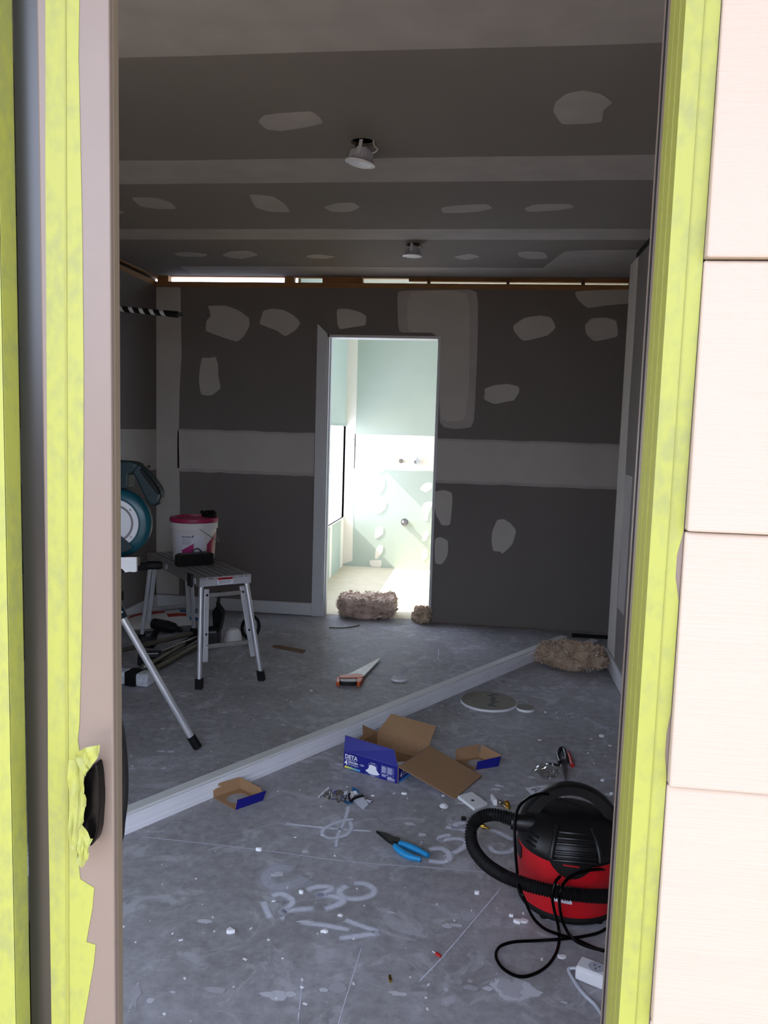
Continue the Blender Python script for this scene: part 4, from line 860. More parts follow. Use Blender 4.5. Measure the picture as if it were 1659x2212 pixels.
# white base block with hole
q = [(-0.034,2.821),(0.019,2.865),(0.077,2.786),(0.029,2.734)]
t = thing('mounting_block', 'flat white rectangular block with a round hole', 'block', ((q[0][0] + q[2][0]) / 2, (q[0][1] + q[2][1]) / 2, 0))
MB().prism([(*p, .001) for p in q], (0, 0, .012)).build('block', M['whitepl'], t, bev=.002)
c = (0.0221,2.7926,0.013); MB().lathe([(.0065, 0), (.0065, .0006)], c, 16).build('hole', M['ink'], t)
t = thing('bracket', 'small white angled bracket in a clear bag beside white block', 'bracket', (*(0.0989,2.8043,0)[:2], 0))
MB().prism([(*p, .001) for p in [(0.088,2.835),(0.095,2.841),(0.112,2.793),(0.098,2.79)]], (0, 0, .022)).build('upright', M['whitepl'], t, bev=.002)
film([(0.096,2.841),(0.139,2.828),(0.154,2.769),(0.112,2.775)], .003, .006, 'clear_film', 'clear', t, 21)
def fitting(a, b, label, z=.009, k=1.0):
    a, b = Vector((*a[:2], z)), Vector((*b[:2], z)); t = thing('brass_fitting', label, 'fitting', ((a + b) / 2).xyz, 'loose brass fittings'); t.location.z = 0
    L_ = (b - a).length; ax = (b - a).normalized()
    MB().lathe([(.003, 0), (.004, .002), (.004, L_ * .28), (.0055, L_ * .3)], a, 14, ax).build('spigot', M['brass'], t, True)
    MB().lathe([(.0085 * k, L_ * .3), (.0085 * k, L_ * .55)], a, 6, ax).build('hex_nut', M['brass'], t)
    MB().lathe([(.006, L_ * .55), (.0045, L_ * .75), (.0035, L_), (.001, L_)], a, 14, ax).build('nozzle', M['brass'], t, True)
fitting((0.0455,2.6225,0), (0.0819,2.6003,0), 'brass hose fitting lying inside the vacuum hose loop')
fitting((0.1414,2.8159,0), (0.1562,2.754,0), 'brass fitting standing behind the vacuum hose', .012, 1.3)
c = (-0.0808,2.7491,0); t = MB().lathe([(.016, .001), (.016, .006), (.009, .007), (.009, .011), (.004, .011)], (c[0], c[1], 0), 8).build('white_nut', M['whitepl']); tag(t, 'small white plastic nut left of the flat white block', 'nut')
o = MB().lathe([(.008, .001), (.008, .012), (.004, .012)], (*(-0.0082,2.662,0)[:2], 0), 6).build('metal_nut', M['steeldark']); tag(o, 'tiny dark metal nut left of the hose bend', 'nut')
a, b = Vector((-0.0709,1.9372,0.004)), Vector((-0.0494,1.9205,0.004)); t = thing('wire_connector', 'tiny red and silver wire connector on bare floor', 'connector', a)
MB().tube([a.lerp(b, .4), b], .0045, 8).build('red_sleeve', M['redgrip'], t, True); MB().tube([a, a.lerp(b, .4)], .002, 6).build('metal_tip', M['steel'], t, True)
o = MB().tube([Vector((-0.1716,1.8262,0.004)), Vector((-0.167,1.8068,0.004))], .004, 8).build('brass_pin', M['brass'], None, True); tag(o, 'tiny brass pin standing alone on the near floor', 'pin')
t = thing('pliers', 'long nose pliers with blue grips on the concrete floor', 'pliers', (*(-0.2302,2.4463,0)[:2], 0))
MB().prism([(*p, .006) for p in [(-0.299,2.51),(-0.262,2.499),(-0.216,2.469),(-0.206,2.451),(-0.229,2.435),(-0.253,2.455)]], (0, 0, .010)).build('jaws', M['steeldark'], t, bev=.002)
MB().lathe([(.014, .004), (.014, .020)], (*(-0.2251,2.4546,0.004)[:2], 0), 16).build('pivot', M['steeldark'], t)
MB().tube(curve([(*p, .011) for p in [(-0.214,2.45),(-0.181,2.434),(-0.147,2.414),(-0.114,2.389)]], 5), lambda s: .0085 + .003 * math.sin(min(1, s * 1.2) * PI), 12).build('grip', M['cyan'], t, True)
MB().tube(curve([(*p, .011) for p in [(-0.226,2.43),(-0.202,2.398),(-0.169,2.372),(-0.135,2.363)]], 5), lambda s: .0085 + .003 * math.sin(min(1, s * 1.2) * PI), 12).build('grip', M['cyan'], t, True)
t = thing('snips', 'black and red handled snips on the floor behind vacuum', 'snips', (*(0.3908,3.2178,0)[:2], 0))
MB().prism([(*p, .004) for p in [(0.381,3.204),(0.406,3.213),(0.399,3.13),(0.382,3.03),(0.38,3.099)]], (0, 0, .006)).build('blade', M['steel'], t, bev=.001)
MB().prism([(*p, .003) for p in [(0.376,3.221),(0.407,3.231),(0.406,3.215),(0.376,3.205)]], (0, 0, .018)).build('ferrule', M['steel'], t, bev=.002)
MB().tube(curve([(*p, .012) for p in [(0.378,3.203),(0.375,3.266),(0.386,3.329),(0.4,3.352),(0.408,3.333),(0.409,3.272),(0.403,3.212)]], 5), .009, 10).build('handle', M['black'], t, True)
MB().tube(curve([(*p, .012) for p in [(0.418,3.312),(0.424,3.268),(0.424,3.201),(0.425,3.18)]], 5), .0085, 10).build('handle', M['redgrip'], t, True, label='red handle')
MB().tube(curve([(*p, .007) for p in [(0.324,3.19),(0.346,3.187),(0.375,3.185)]], 5), .005, 8).build('latch', M['rubber'], t, True)
# plaster chips
CH = [(-0.088,2.833),(0.387,3.194),(0.597,3.551),(0.618,3.449),(0.532,3.082),(0.546,2.963),(-0.337,2.05),(0.172,2.109),(0.042,2.221),(-0.823,3.888),(0.365,3.814),(-0.655,2.341),(0.266,1.975),(0.14,2.129),(0.156,2.102),(-0.348,2.784),(-0.235,2.82),(-0.618,1.928),(0.311,3.451),(-0.368,1.972),(-0.47,2.136)]
for i, p in enumerate(CH):
    r_ = .004 + .003 * ((i * 37) % 5) / 4
    o = MB().prism([(q[0], q[1], .0005) for q in blob(p[0], p[1], r_ * 1.5, r_, i + 50, 7, .9)], (0, 0, .004 + .003 * (i % 3))).build('plaster_chip', M['plaster'])
    tag(o, 'small white chip of plaster lying loose on the concrete floor', 'chip', 'loose plaster chips on the floor')
rnd = random.Random(9); mb = MB()
for i in range(420):
    y = .98 + 4.2 * rnd.random() ** 1.6; x = rnd.uniform(-1.9, .75) if y > 2.2 else rnd.uniform(-1.2, .5); r_ = rnd.uniform(.0007, .0024); a = rnd.uniform(0, PI)
    mb.obox((x, y, .0015), (r_ * math.cos(a) * rnd.uniform(1, 2.5), r_ * math.sin(a) * 2, 0), (-r_ * math.sin(a), r_ * math.cos(a), 0), (0, 0, .001))
mb.build('plaster_crumbs', M['plaster'], floor, kind='stuff')

# ================================================================ WORK PLATFORM
F0 = Vector((-1.414, 3.848, .57)); U = Vector((-.648, .7616, 0)); V = Vector((.7616, .648, 0)); PL, PW = .90, .29
t = thing('work_platform', 'low aluminium work platform on splayed legs carrying a bucket', 'platform', F0 + U * PL / 2 + V * PW / 2 - Vector((0, 0, .57)))
for i in range(7):
    b0 = F0 + V * (.008 + i * .0405); wdt = .031
    MB().prism([b0 + Vector((0, 0, -.012)), b0 + V * wdt + Vector((0, 0, -.012)), b0 + V * wdt, b0 + V * (wdt - .004) + Vector((0, 0, -.002)), b0 + V * .004 + Vector((0, 0, -.002)), b0], U * PL).build('deck_slat', M['aludull'], t)
MB().obox(F0 + U * .004 + V * PW / 2 + Vector((0, 0, -.024)), V * PW / 2, U * .004, (0, 0, .024)).build('end_rail', M['alu'], t, bev=.003)
MB().obox(F0 + U * (PL - .004) + V * PW / 2 + Vector((0, 0, -.024)), V * PW / 2, U * .004, (0, 0, .024)).build('end_rail', M['aludull'], t, bev=.003)
for k in (0, 1):
    MB().obox(F0 + U * PL / 2 + V * (PW * k + (.003 if k == 0 else -.003)) + Vector((0, 0, -.026)), U * PL / 2, V * .003, (0, 0, .026)).build('side_rail', M['aludull'], t, bev=.002)
for a in (.06, .52):
    MB().lathe([(.016, 0), (.016, .006), (.010, .007)], F0 + U * a + Vector((0, 0, -.026)), 18, -V).build('rail_cap', M['greypl'], t)
MB().obox(F0 + U * .12 - V * .006 + Vector((0, 0, -.03)), U * .03, V * .006, (0, 0, .035)).build('hinge_bracket', M['black'], t, bev=.003)
# warning label on the end rail
lb = MB().obox(F0 + V * .142 - U * .0006 + Vector((0, 0, -.023)), V * .043, U * .0006, (0, 0, .019)).build('warning_label', M['white'], t)
MB().obox(F0 + V * .142 - U * .0016 + Vector((0, 0, -.012)), V * .041, U * .0003, (0, 0, .006)).build('red_header', M['redgrip'], lb)
mk = MB()
for i in range(4): mk.obox(F0 + V * (.142 - .004 * (i % 2)) - U * .0016 + Vector((0, 0, -.023 - i * .0045)), V * (.036 - .004 * (i % 2)), U * .0003, (0, 0, .0008))
text_mb('WARNING', .0095, F0 + V * .120 - U * .0021 + Vector((0, 0, -.0155)), V, (0, 0, 1), .0002, mk); mk.build('small_print', M['ink'], lb, recalc=False)
def pleg(top, foot, side, back):
    top, foot = Vector(top), Vector(foot); ax = (top - foot).normalized(); out = V * side
    f1 = foot + ax * .045
    MB().tube([f1, top], .0125, 14).build('leg', M['alu'], t, True)
    s2 = -out * .030
    lo = f1 + ax * .09 + s2; hi = top + s2 - ax * .02
    MB().bar(lo, hi, .026, .012, U).build('leg_channel', M['alu'], t, bev=.0015)
    MB().bar(lo + U * .012, hi + U * .012, .006, .022, U).build('leg_channel', M['alu'], t)
    for f_ in (.08, .62):
        p = hi.lerp(lo, f_) - U * .007 * back; MB().lathe([(.006, 0), (.006, .003), (.003, .004)], p, 10, -U * back).build('bolt', M['steeldark'], t)
    MB().prism([foot + q for q in (Vector((-.018, -.018, .001)), Vector((.018, -.018, .001)), Vector((.018, .018, .001)), Vector((-.018, .018, .001)))], ax * .052).build('rubber_foot', M['rubber'], t, bev=.003)
fl_, fr_ = Vector((-1.394, 3.800, 0)), Vector((-1.120, 4.006, 0))
tl, tr = F0 + V * .018 + U * .02 + Vector((0, 0, -.045)), F0 + V * (PW - .02) + U * .02 + Vector((0, 0, -.045))
pleg(tl, fl_, -1, 1); pleg(tr, fr_, 1, 1)
bl_, br_ = F0 + U * (PL + .06) - V * .02, F0 + U * (PL + .06) + V * (PW + .03); bl_.z = br_.z = 0
tl2, tr2 = tl + U * (PL - .04), tr + U * (PL - .04)
pleg(tl2, bl_, -1, -1); pleg(tr2, br_, 1, -1)
for (a, b, c, d_) in ((tl, fl_, tr, fr_), (tl2, bl_, tr2, br_)):
    for f_ in (.10, .60): MB().bar(a.lerp(b, f_) + V * .03, c.lerp(d_, f_) - V * .03, .010, .022).build('cross_bar', M['aludull'], t, bev=.002)

# ================================================================ BUCKET AND WHAT SITS ON THE PLATFORM
bc = Vector((-1.640, 4.375, .5705))
t = thing('bucket', 'white plaster bucket with pink lid and magenta print on platform', 'bucket', bc)
MB().lathe([(.112, 0), (.116, .004), (.128, .185), (.129, .190), (.136, .191), (.137, .226), (.132, .228)], bc, 48).build('body', M['bucketw'], t, True)
MB().lathe([(.1385, .229), (.139, .246), (.136, .252), (.131, .252), (.128, .240), (.001, .239)], bc, 48).build('lid', M['pink'], t, True)
CAMD = (Vector((0, 0, 0)) - bc); CAMD.z = 0; CAMD.normalize(); TN = Vector((-CAMD.y, CAMD.x, 0))   # label faces the doorway
def on_bucket(ang, z, lift=.0008):
    r_ = .1155 + (.1282 - .1155) * (z - .004) / .181 + lift; return bc + (CAMD * math.cos(ang) + TN * math.sin(ang)) * r_ + Vector((0, 0, z))
def wrap(poly, name, m, par, lift=.0008):
    # poly in (angle, z); filled as a fine grid by scanline quads
    mb = MB(); n = 26; a0 = min(p[0] for p in poly); a1 = max(p[0] for p in poly)
    def span(a):
        zs = []
        for i in range(len(poly)):
            p, q = poly[i], poly[(i + 1) % len(poly)]
            if (p[0] - a) * (q[0] - a) <= 0 and abs(p[0] - q[0]) > 1e-9: zs.append(p[1] + (q[1] - p[1]) * (a - p[0]) / (q[0] - p[0]))
        return (min(zs), max(zs)) if zs else None
    prev = None
    for i in range(n + 1):
        a = a0 + (a1 - a0) * (i + (.001 if i == 0 else -.001 if i == n else 0)) / n; s_ = span(a)
        if s_ and prev: mb.add([on_bucket(prev[0], prev[1], lift), on_bucket(a, s_[0], lift), on_bucket(a, s_[1], lift), on_bucket(prev[0], prev[2], lift)], [(0, 1, 2, 3)])
        prev = (a, *s_) if s_ else None
    return mb.build(name, m, par, recalc=False)
lab = wrap([(-.95, .02), (-.95, .16), (.45, .16), (.45, .02)], 'paper_label', M['paper'], t, .0006)
wrap([(-.58, .02), (-.58, .072), (-.02, .112), (-.02, .02)], 'magenta_print', M['pinkprint'], lab, .0012)
wrap([(.62, .004), (.62, .105), (1.0, .150), (1.25, .175), (1.25, .004)], 'magenta_print', M['pink'], lab, .0012)
def wrap_text(s, size, a0, z0, bold, name):
    m = text_mb(s, size, (0, 0, 0), (1, 0, 0), (0, 1, 0), bold); v = [on_bucket(a0 + x / .124, z0 + y, .0013) for x, y, _ in m.v]
    MB().add(v, m.f).build(name, M['ink'], lab, recalc=False)
wrap_text('USG BORAL', .0105, -.55, .150 - .004, .0005, 'brand_lettering'); wrap_text('TOP COAT', .0100, -.55, .130, 0, 'brand_lettering')
for i in range(3): wrap([(-.55, .120 - i * .006), (-.55, .1215 - i * .006), (-.12 - .05 * i, .1215 - i * .006), (-.12 - .05 * i, .120 - i * .006)], 'small_print', M['ringgrey'], lab, .0013)
wrap([(-.09, .147), (-.09, .152), (-.06, .158), (-.02, .160), (-.03, .150), (-.06, .146)], 'bird_logo', M['ink'], lab, .0013)
e1 = bc + (CAMD * math.cos(.18) + TN * math.sin(.18)) * .138 + Vector((0, 0, .200)); e2 = bc + (CAMD * math.cos(2.6) + TN * math.sin(2.6)) * .138 + Vector((0, 0, .200))
mid = bc + (CAMD * math.cos(1.15) + TN * math.sin(1.15)) * .152 + Vector((0, 0, .115))
MB().tube(curve([e1, e1.lerp(mid, .5) + CAMD * .012, mid, mid.lerp(e2, .5) + TN * .01, e2], 8), .002, 8).build('wire_handle', M['steel'], t, True)
MB().lathe([(.008, 0), (.008, .004)], e1 - CAMD * .003, 12, CAMD).build('handle_lug', M['bucketw'], t)
# crumpled black glove on the lid
gp = Vector((-1.55, 4.385, .5705 + .2525)); t = thing('black_glove', 'crumpled black glove on the bucket lid', 'glove', gp)
bm = bmesh.new(); bmesh.ops.create_icosphere(bm, subdivisions=4, radius=1)
for v in bm.verts:
    n_ = noise.noise(v.co * 1.6) * .35 + noise.noise(v.co * 4.2) * .22; v.co = v.co * (1 + n_); v.co.x *= .045; v.co.y *= .03; v.co.z = max(0, v.co.z * .022 + .018)
me = bpy.data.meshes.new('palm'); bm.to_mesh(me); bm.free(); me.materials.append(M['rubber']); o = bpy.data.objects.new('palm', me); COL.objects.link(o); o.parent = t
for k in range(4):
    a = gp + Vector((-.03 + .018 * k, -.006, .022)); MB().tube(curve([a, a + Vector((-.008, -.012, .012)), a + Vector((-.016, -.022, .006))], 5), .0065, 8).build('finger', M['rubber'], t, True)
# black case with loop handle
c0 = Vector((-1.632, 4.12, .5705)); t = thing('tool_case', 'low black case with a loop handle in front of bucket', 'case', c0 + V * .10 + U * .03)
MB().prism([c0, c0 + V * .205, c0 + V * .205 + Vector((0, 0, .062)), c0 + V * .19 + Vector((0, 0, .068)), c0 + V * .02 + Vector((0, 0, .066)), c0 + Vector((0, 0, .055))], U * .07).build('body', M['black'], t, bev=.004)
for k in range(7): MB().obox(c0 + V * (.03 + k * .024) - U * .001 + Vector((0, 0, .034)), V * .003, U * .0015, (0, 0, .024)).build('rib', M['black'], t)
hc = c0 + V * .115 + U * .03 + Vector((0, 0, .064))
MB().tube(curve([hc - V * .028, hc - V * .020 + Vector((0, 0, .018)), hc + Vector((0, 0, .028)), hc + V * .022 + Vector((0, 0, .016)), hc + V * .032], 6), .0035, 8).build('loop_handle', M['black'], t, True)
cb = c0 + V * .205 + U * .03 + Vector((0, 0, .02)); MB().tube(curve([cb, cb + V * .02 + Vector((0, 0, .004)), cb + V * .045 + U * .02 + Vector((0, 0, -.008)), cb + V * .06 + U * .03 + Vector((0, 0, -.0145))], 6), .003, 8).build('cord', M['black'], t, True)

# ================================================================ MITRE SAW ON ITS STAND
sc = Vector((-1.400, 2.90, .966)); sn = Vector((.05, -1, .02)).normalized()
t = thing('mitre_saw', 'teal mitre saw with round silver blade cover on a stand', 'saw', (-1.42, 2.98, .835))
MB().lathe([(.02, -.045), (.118, -.045), (.131, -.034), (.134, -.015), (.131, .002), (.118, .012), (.100, .016), (.098, .012), (.001, .012)], sc, 56, sn).build('blade_guard', M['teal'], t, True, angle=50)
MB().lathe([(.0925, .0125), (.0925, .0165), (.0725, .0165), (.0725, .0145)], sc, 48, sn, cap=False).build('cover_rim', M['silver'], t)
MB().lathe([(.0725, .0125), (.0725, .0150), (.064, .0150), (.064, .0125)], sc, 48, sn, cap=False).build('cover_groove', M['ringgrey'], t)
MB().lathe([(.064, .0125), (.064, .0175), (.001, .0178)], sc, 48, sn).build('blade_cover', M['silver'], t, True)
xx = Vector((1, .05, 0)).normalized(); zz = Vector((0, 0, 1))
for a in (88, 42, -38, 140):
    p = sc + (xx * math.cos(math.radians(a)) + zz * math.sin(math.radians(a))) * .083; MB().lathe([(.0045, .016), (.0045, .0195), (.002, .021)], p, 12, sn).build('screw', M['steel'], t, True)
MB().lathe([(.007, .017), (.007, .021), (.002, .023)], sc, 14, sn).build('hub_bolt', M['steel'], t, True)
# lower dark guard sector
pts = [sc + sn * .0185 + xx * -.11 + zz * -.012, sc + sn * .0185 + xx * -.02 + zz * -.012, sc + sn * .0185 + xx * .055 + zz * -.072]
for a in range(-52, -181, -12): pts.append(sc + sn * .0185 + (xx * math.cos(math.radians(a)) + zz * math.sin(math.radians(a))) * .118)
MB().prism(pts, sn * .006).build('lower_guard', M['tealdark'], t, bev=.002)
text_mb('XX', .018, sc + sn * .0248 + xx * -.03 + zz * -.040, xx, zz, .0006).build('guard_marking', M['white'], t, recalc=False)
# arm and D handle
def sawpoly(pts, y0, y1, name, m, bev=.006):
    return MB().prism([(p[0], y0, p[1]) for p in pts], (0, y1 - y0, 0)).build(name, M[m], t, bev=bev)
sawpoly([(-1.497,1.204),(-1.407,1.209),(-1.352,1.207),(-1.331,1.203),(-1.313,1.194),(-1.331,1.172),(-1.339,1.162),(-1.349,1.161),(-1.355,1.154),(-1.356,1.136),(-1.355,1.107),(-1.366,1.099),(-1.411,1.1),(-1.472,1.091),(-1.498,1.131)], 2.90, 2.965, 'arm', 'tealdark')
sawpoly([(-1.336,1.194),(-1.313,1.196),(-1.294,1.178),(-1.271,1.154),(-1.245,1.123),(-1.228,1.093),(-1.225,1.071),(-1.234,1.05),(-1.25,1.039),(-1.268,1.039),(-1.282,1.051),(-1.292,1.073),(-1.308,1.103),(-1.321,1.13),(-1.339,1.162)], 2.905, 2.955, 'handle', 'tealdark', .009)
sawpoly([(-1.305,1.184),(-1.29,1.171),(-1.264,1.145),(-1.238,1.111),(-1.228,1.086),(-1.235,1.081),(-1.258,1.11),(-1.284,1.139),(-1.308,1.171)], 2.900, 2.96, 'handle_grip', 'rubber', .003)
sawpoly([(-1.285,1.191),(-1.279,1.195),(-1.276,1.187),(-1.281,1.182)], 2.915, 2.935, 'lock_button', 'black', .001)
MB().lathe([(.052, 0), (.055, .02), (.055, .13), (.045, .16)], sc + Vector((-.10, .03, .03)), 28, (0, 1, 0)).build('motor', M['teal'], t, True)
MB().box(-1.75, -1.33, 2.84, 2.96, .790, .832).build('base', M['steeldark'], t, bev=.006)
MB().box(-1.74, -1.50, 3.00, 3.02, .832, .875).build('fence', M['aludull'], t, bev=.003)
MB().box(-1.70, -1.46, 2.93, 3.0, .832, .850).build('turntable', M['aludull'], t, bev=.004)
o = MB().prism([(p[0], 2.828, p[1]) for p in [(-1.423,0.839),(-1.288,0.847),(-1.288,0.791),(-1.3,0.789),(-1.315,0.79),(-1.333,0.786),(-1.343,0.798),(-1.356,0.803),(-1.367,0.805),(-1.387,0.8),(-1.424,0.804)]], (0, .010, 0)).build('board_offcut', M['plaster'], None); tag(o, 'white ragged board offcut against the front of the saw base', 'offcut')
# stand
t = thing('saw_stand', 'saw stand with teal sockets and a splayed silver tube leg', 'stand', (-1.45, 2.98, 0))
MB().box(-2.1, -1.42, 2.93, 2.99, .735, .789).build('beam', M['tealdark'], t, bev=.004)
MB().box(-1.72, -1.45, 2.90, 3.02, .775, .790).build('mounting_plate', M['steeldark'], t, bev=.002)
foot = Vector((-1.131, 3.075, 0)); top = Vector((-1.4316,3,0.571)); top2 = Vector((-1.4727,2.98,0.6842))
ax = (top - foot).normalized()
MB().tube([foot + ax * .05, top], .0145, 18).build('leg', M['alu'], t, True)
MB().tube([foot + Vector((0, 0, .004)), foot + ax * .062], .0185, 18).build('rubber_foot', M['rubber'], t, True)
MB().tube([top - ax * .01, top.lerp(top2, .6), Vector((-1.47, 2.97, .74))], lambda s: .021 + .006 * s, 18).build('leg_socket', M['tealdark'], t, True)
MB().lathe([(.005, 0), (.005, .004), (.002, .005)], top + Vector((.012, -.018, .02)), 10, (0, -1, 0)).build('rivet', M['steel'], t)
for a, b in ((Vector((-1.50, 3.0, .74)), Vector((-1.78, 3.35, 0))), (Vector((-1.98, 2.96, .74)), Vector((-2.15, 2.6, 0))), (Vector((-1.98, 2.96, .74)), Vector((-2.2, 3.3, 0)))):
    x_ = (a - b).normalized(); MB().tube([b + x_ * .04, b.lerp(a, .62)], .0145, 14).build('leg', M['alu'], t, True); MB().tube([b + Vector((0, 0, .003)), b + x_ * .05], .0185, 14).build('rubber_foot', M['rubber'], t, True)
    MB().tube([b.lerp(a, .6), a], .023, 14).build('leg_socket', M['tealdark'], t, True)
MB().bar((-1.50, 2.99, .757), (-1.3692,3.12,0.7608), .03, .03).build('extension_bar', M['steeldark'], t, bev=.003)
a = Vector((-1.3733,3.12,0.7626)); b = Vector((-1.3147,3.14,0.7622))
MB().tube([a, a.lerp(b, .2), a.lerp(b, .8), b], lambda s: .018 if s < .9 else .012, 16).build('clamp_knob', M['rubber'], t, True)
MB().box(-1.415, -1.385, 2.90, 2.93, .655, .69).build('lock_lever', M['rubber'], t, bev=.004)

# ================================================================ TOOLS PILED BY THE WALL
def bag():
    t = thing('printed_bag', 'flat white bag printed red and blue lying by left wall', 'bag', (-2.08, 4.98, 0))
    c = Vector((-2.05, 4.93, 0)); bm = bmesh.new(); bmesh.ops.create_grid(bm, x_segments=16, y_segments=12, size=.5)
    top, bot = MB(), None; R_ = Matrix.Rotation(.55, 3, 'Z'); vs = []
    def pos(u, v, s):
        e_ = (1 - abs(2 * u) ** 3) * (1 - abs(2 * v) ** 3); return R_ @ Vector((u * .50, v * .36, 0)) + c + Vector((0, 0, .05 + s * .045 * max(0, e_) ** .6 + .006 * noise.noise((u * 6, v * 6, s))))
    nx, ny = 16, 12; mb = MB()
    for s in (1, -1):
        g = [pos(-.5 + i / nx, -.5 + j / ny, s) for j in range(ny + 1) for i in range(nx + 1)]
        mb.add(g, [(j * (nx + 1) + i, j * (nx + 1) + i + 1, (j + 1) * (nx + 1) + i + 1, (j + 1) * (nx + 1) + i) for j in range(ny) for i in range(nx)])
    mb.build('sack', M['duskboard'], t, True)
    def pr(u0, u1, v0, v1, m, sk=0):
        q = MB(); g = [pos(u0 + (u1 - u0) * i / 6 + sk * j / 4, v0 + (v1 - v0) * j / 4, 1) + Vector((0, 0, .0015)) for j in range(5) for i in range(7)]
        q.add(g, [(j * 7 + i, j * 7 + i + 1, (j + 1) * 7 + i + 1, (j + 1) * 7 + i) for j in range(4) for i in range(6)]); q.build('printed_panel', M[m], t, recalc=False)
    pr(-.46, .0, .05, .25, 'printred', .05); pr(.02, .32, -.25, -.02, 'printred'); pr(.22, .45, .05, .3, 'printblue'); pr(.28, .45, -.42, -.28, 'printblue')
    bm.free()
bag()
def applicator(c, ang, tubelen, tubeang, label, w_=.20, z0=0):
    c = Vector(c); t = thing('applicator_box', label, 'tool', (c.x, c.y, 0), 'plastering applicators in the tool pile')
    a = Vector((math.cos(ang), math.sin(ang), 0)); b = Vector((-math.sin(ang), math.cos(ang), 0)); k = Vector((0, 0, 1))
    for s_, x0, x1 in ((-1, -w_ / 2, -.03), (1, .03, w_ / 2)):
        bm = MB().obox(c + a * (x0 + x1) / 2 + k * .038, a * (x1 - x0) / 2, b * .04, k * .034); bm.build('pad', M['fleece'], t, bev=.012)
    MB().obox(c + k * .038, a * .032, b * .043, k * .037).build('head', M['rubber'], t, bev=.006)
    d_ = Vector((math.cos(tubeang), math.sin(tubeang), 0)); q = c + k * (.06 + z0)
    MB().tube([q, q + d_ * tubelen + Vector((0, 0, .0))], .014, 12).build('tube_handle', M['khaki'], t, True)
    MB().tube([q + d_ * tubelen * .82, q + d_ * (tubelen + .03)], .019, 12).build('hand_grip', M['rubber'], t, True)
    MB().tube([q + d_ * .08, q + d_ * .16], .0175, 12).build('chrome_sleeve', M['steel'], t, True)
applicator((-1.745, 3.80, 0), -.12, .72, 1.50, 'plastered white pad tool with black centre clamp at front of pile')
applicator((-2.02, 3.92, .0), .3, .80, 1.05, 'longer handled plastering tool lying behind the white pad', .20, .035)
def drill():
    p = Vector((-1.90, 4.60, .10)); t = thing('power_drill', 'black power tool lying on the tool pile below platform', 'drill', (p.x, p.y, 0))
    MB().lathe([(.02, -.11), (.034, -.10), (.038, 0), (.032, .06), (.018, .08), (.016, .12), (.004, .125)], p, 24, (.95, -.3, -.05)).build('motor_body', M['black'], t, True)
    MB().tube([p + Vector((-.05, 0, -.01)), p + Vector((-.06, -.10, -.075))], .019, 12).build('grip', M['rubber'], t, True)
    MB().obox(p + Vector((-.065, -.12, -.075)), (.045, 0, 0), (0, .035, .008), (0, -.004, .022)).build('battery', M['black'], t, bev=.004)
    MB().tube([p + Vector((.11, -.035, -.005)), p + Vector((.19, -.06, -.01))], .004, 8).build('drill_bit', M['steel'], t, True)
drill()
def frame():
    t = thing('taping_tool', 'chrome edged black taping tool lying by platform leg', 'tool', (-1.66, 4.30, 0))
    MB().obox((-1.60, 4.55, .055), (.055, .02, 0), (-.01, .05, 0), (0, 0, .05)).build('head', M['black'], t, bev=.006)
    MB().obox((-1.60, 4.50, .108), (.05, .018, 0), (-.002, .006, 0), (0, 0, .003)).build('chrome_edge', M['steel'], t)
    MB().tube([Vector((-1.62, 4.50, .05)), Vector((-1.72, 4.02, .022))], .018, 14).build('tube_handle', M['khaki'], t, True)
    MB().tube([Vector((-1.66, 4.52, .075)), Vector((-1.79, 4.10, .06))], .009, 12).build('rod', M['steel'], t, True)
    MB().obox((-1.80, 4.12, .045), (.06, .02, 0), (-.02, .05, 0), (0, 0, .028)).build('cover_plate', M['steeldark'], t, bev=.004)
    MB().obox((-1.80, 4.105, .0745), (.05, .016, 0), (-.001, .003, 0), (0, 0, .0015)).build('chrome_edge', M['steel'], t)
    MB().tube([Vector((-1.56, 4.62, .10)), Vector((-1.55, 4.66, .20)), Vector((-1.60, 4.68, .25))], .012, 12).build('lever', M['black'], t, True)
frame()
t = thing('roller_cup', 'small cream round cup beside the black taping tool', 'cup', (-1.49, 4.66, 0))
MB().lathe([(.001, .002), (.05, .002), (.055, .03), (.048, .075), (.03, .095), (.001, .10)], (-1.49, 4.66, 0), 28).build('cup', M['bucketw'], t, True)
o = MB().tube([Vector((-1.42 + .055 * math.cos(a * PI / 12), 4.80 + .03 * math.sin(a * PI / 12), .075 + .062 * math.sin(a * PI / 12))) for a in range(25)], .011, 10, cap=False).build('black_coil', M['rubber'], None, True); tag(o, 'black rubber ring standing behind the platform leg', 'ring')
t = thing('dust_brush', 'black fan shaped brush standing among the piled tools', 'brush', (-1.74, 4.95, 0))
MB().prism([(-1.72, 4.95, .001), (-1.67, 4.95, .001), (-1.665, 4.95, .12), (-1.695, 4.95, .17), (-1.73, 4.95, .12)], (0, .03, 0)).build('bristles', M['rubber'], t, bev=.004)
MB().tube([Vector((-1.695, 4.965, .16)), Vector((-1.685, 4.975, .26))], .011, 10).build('handle', M['black'], t, True)

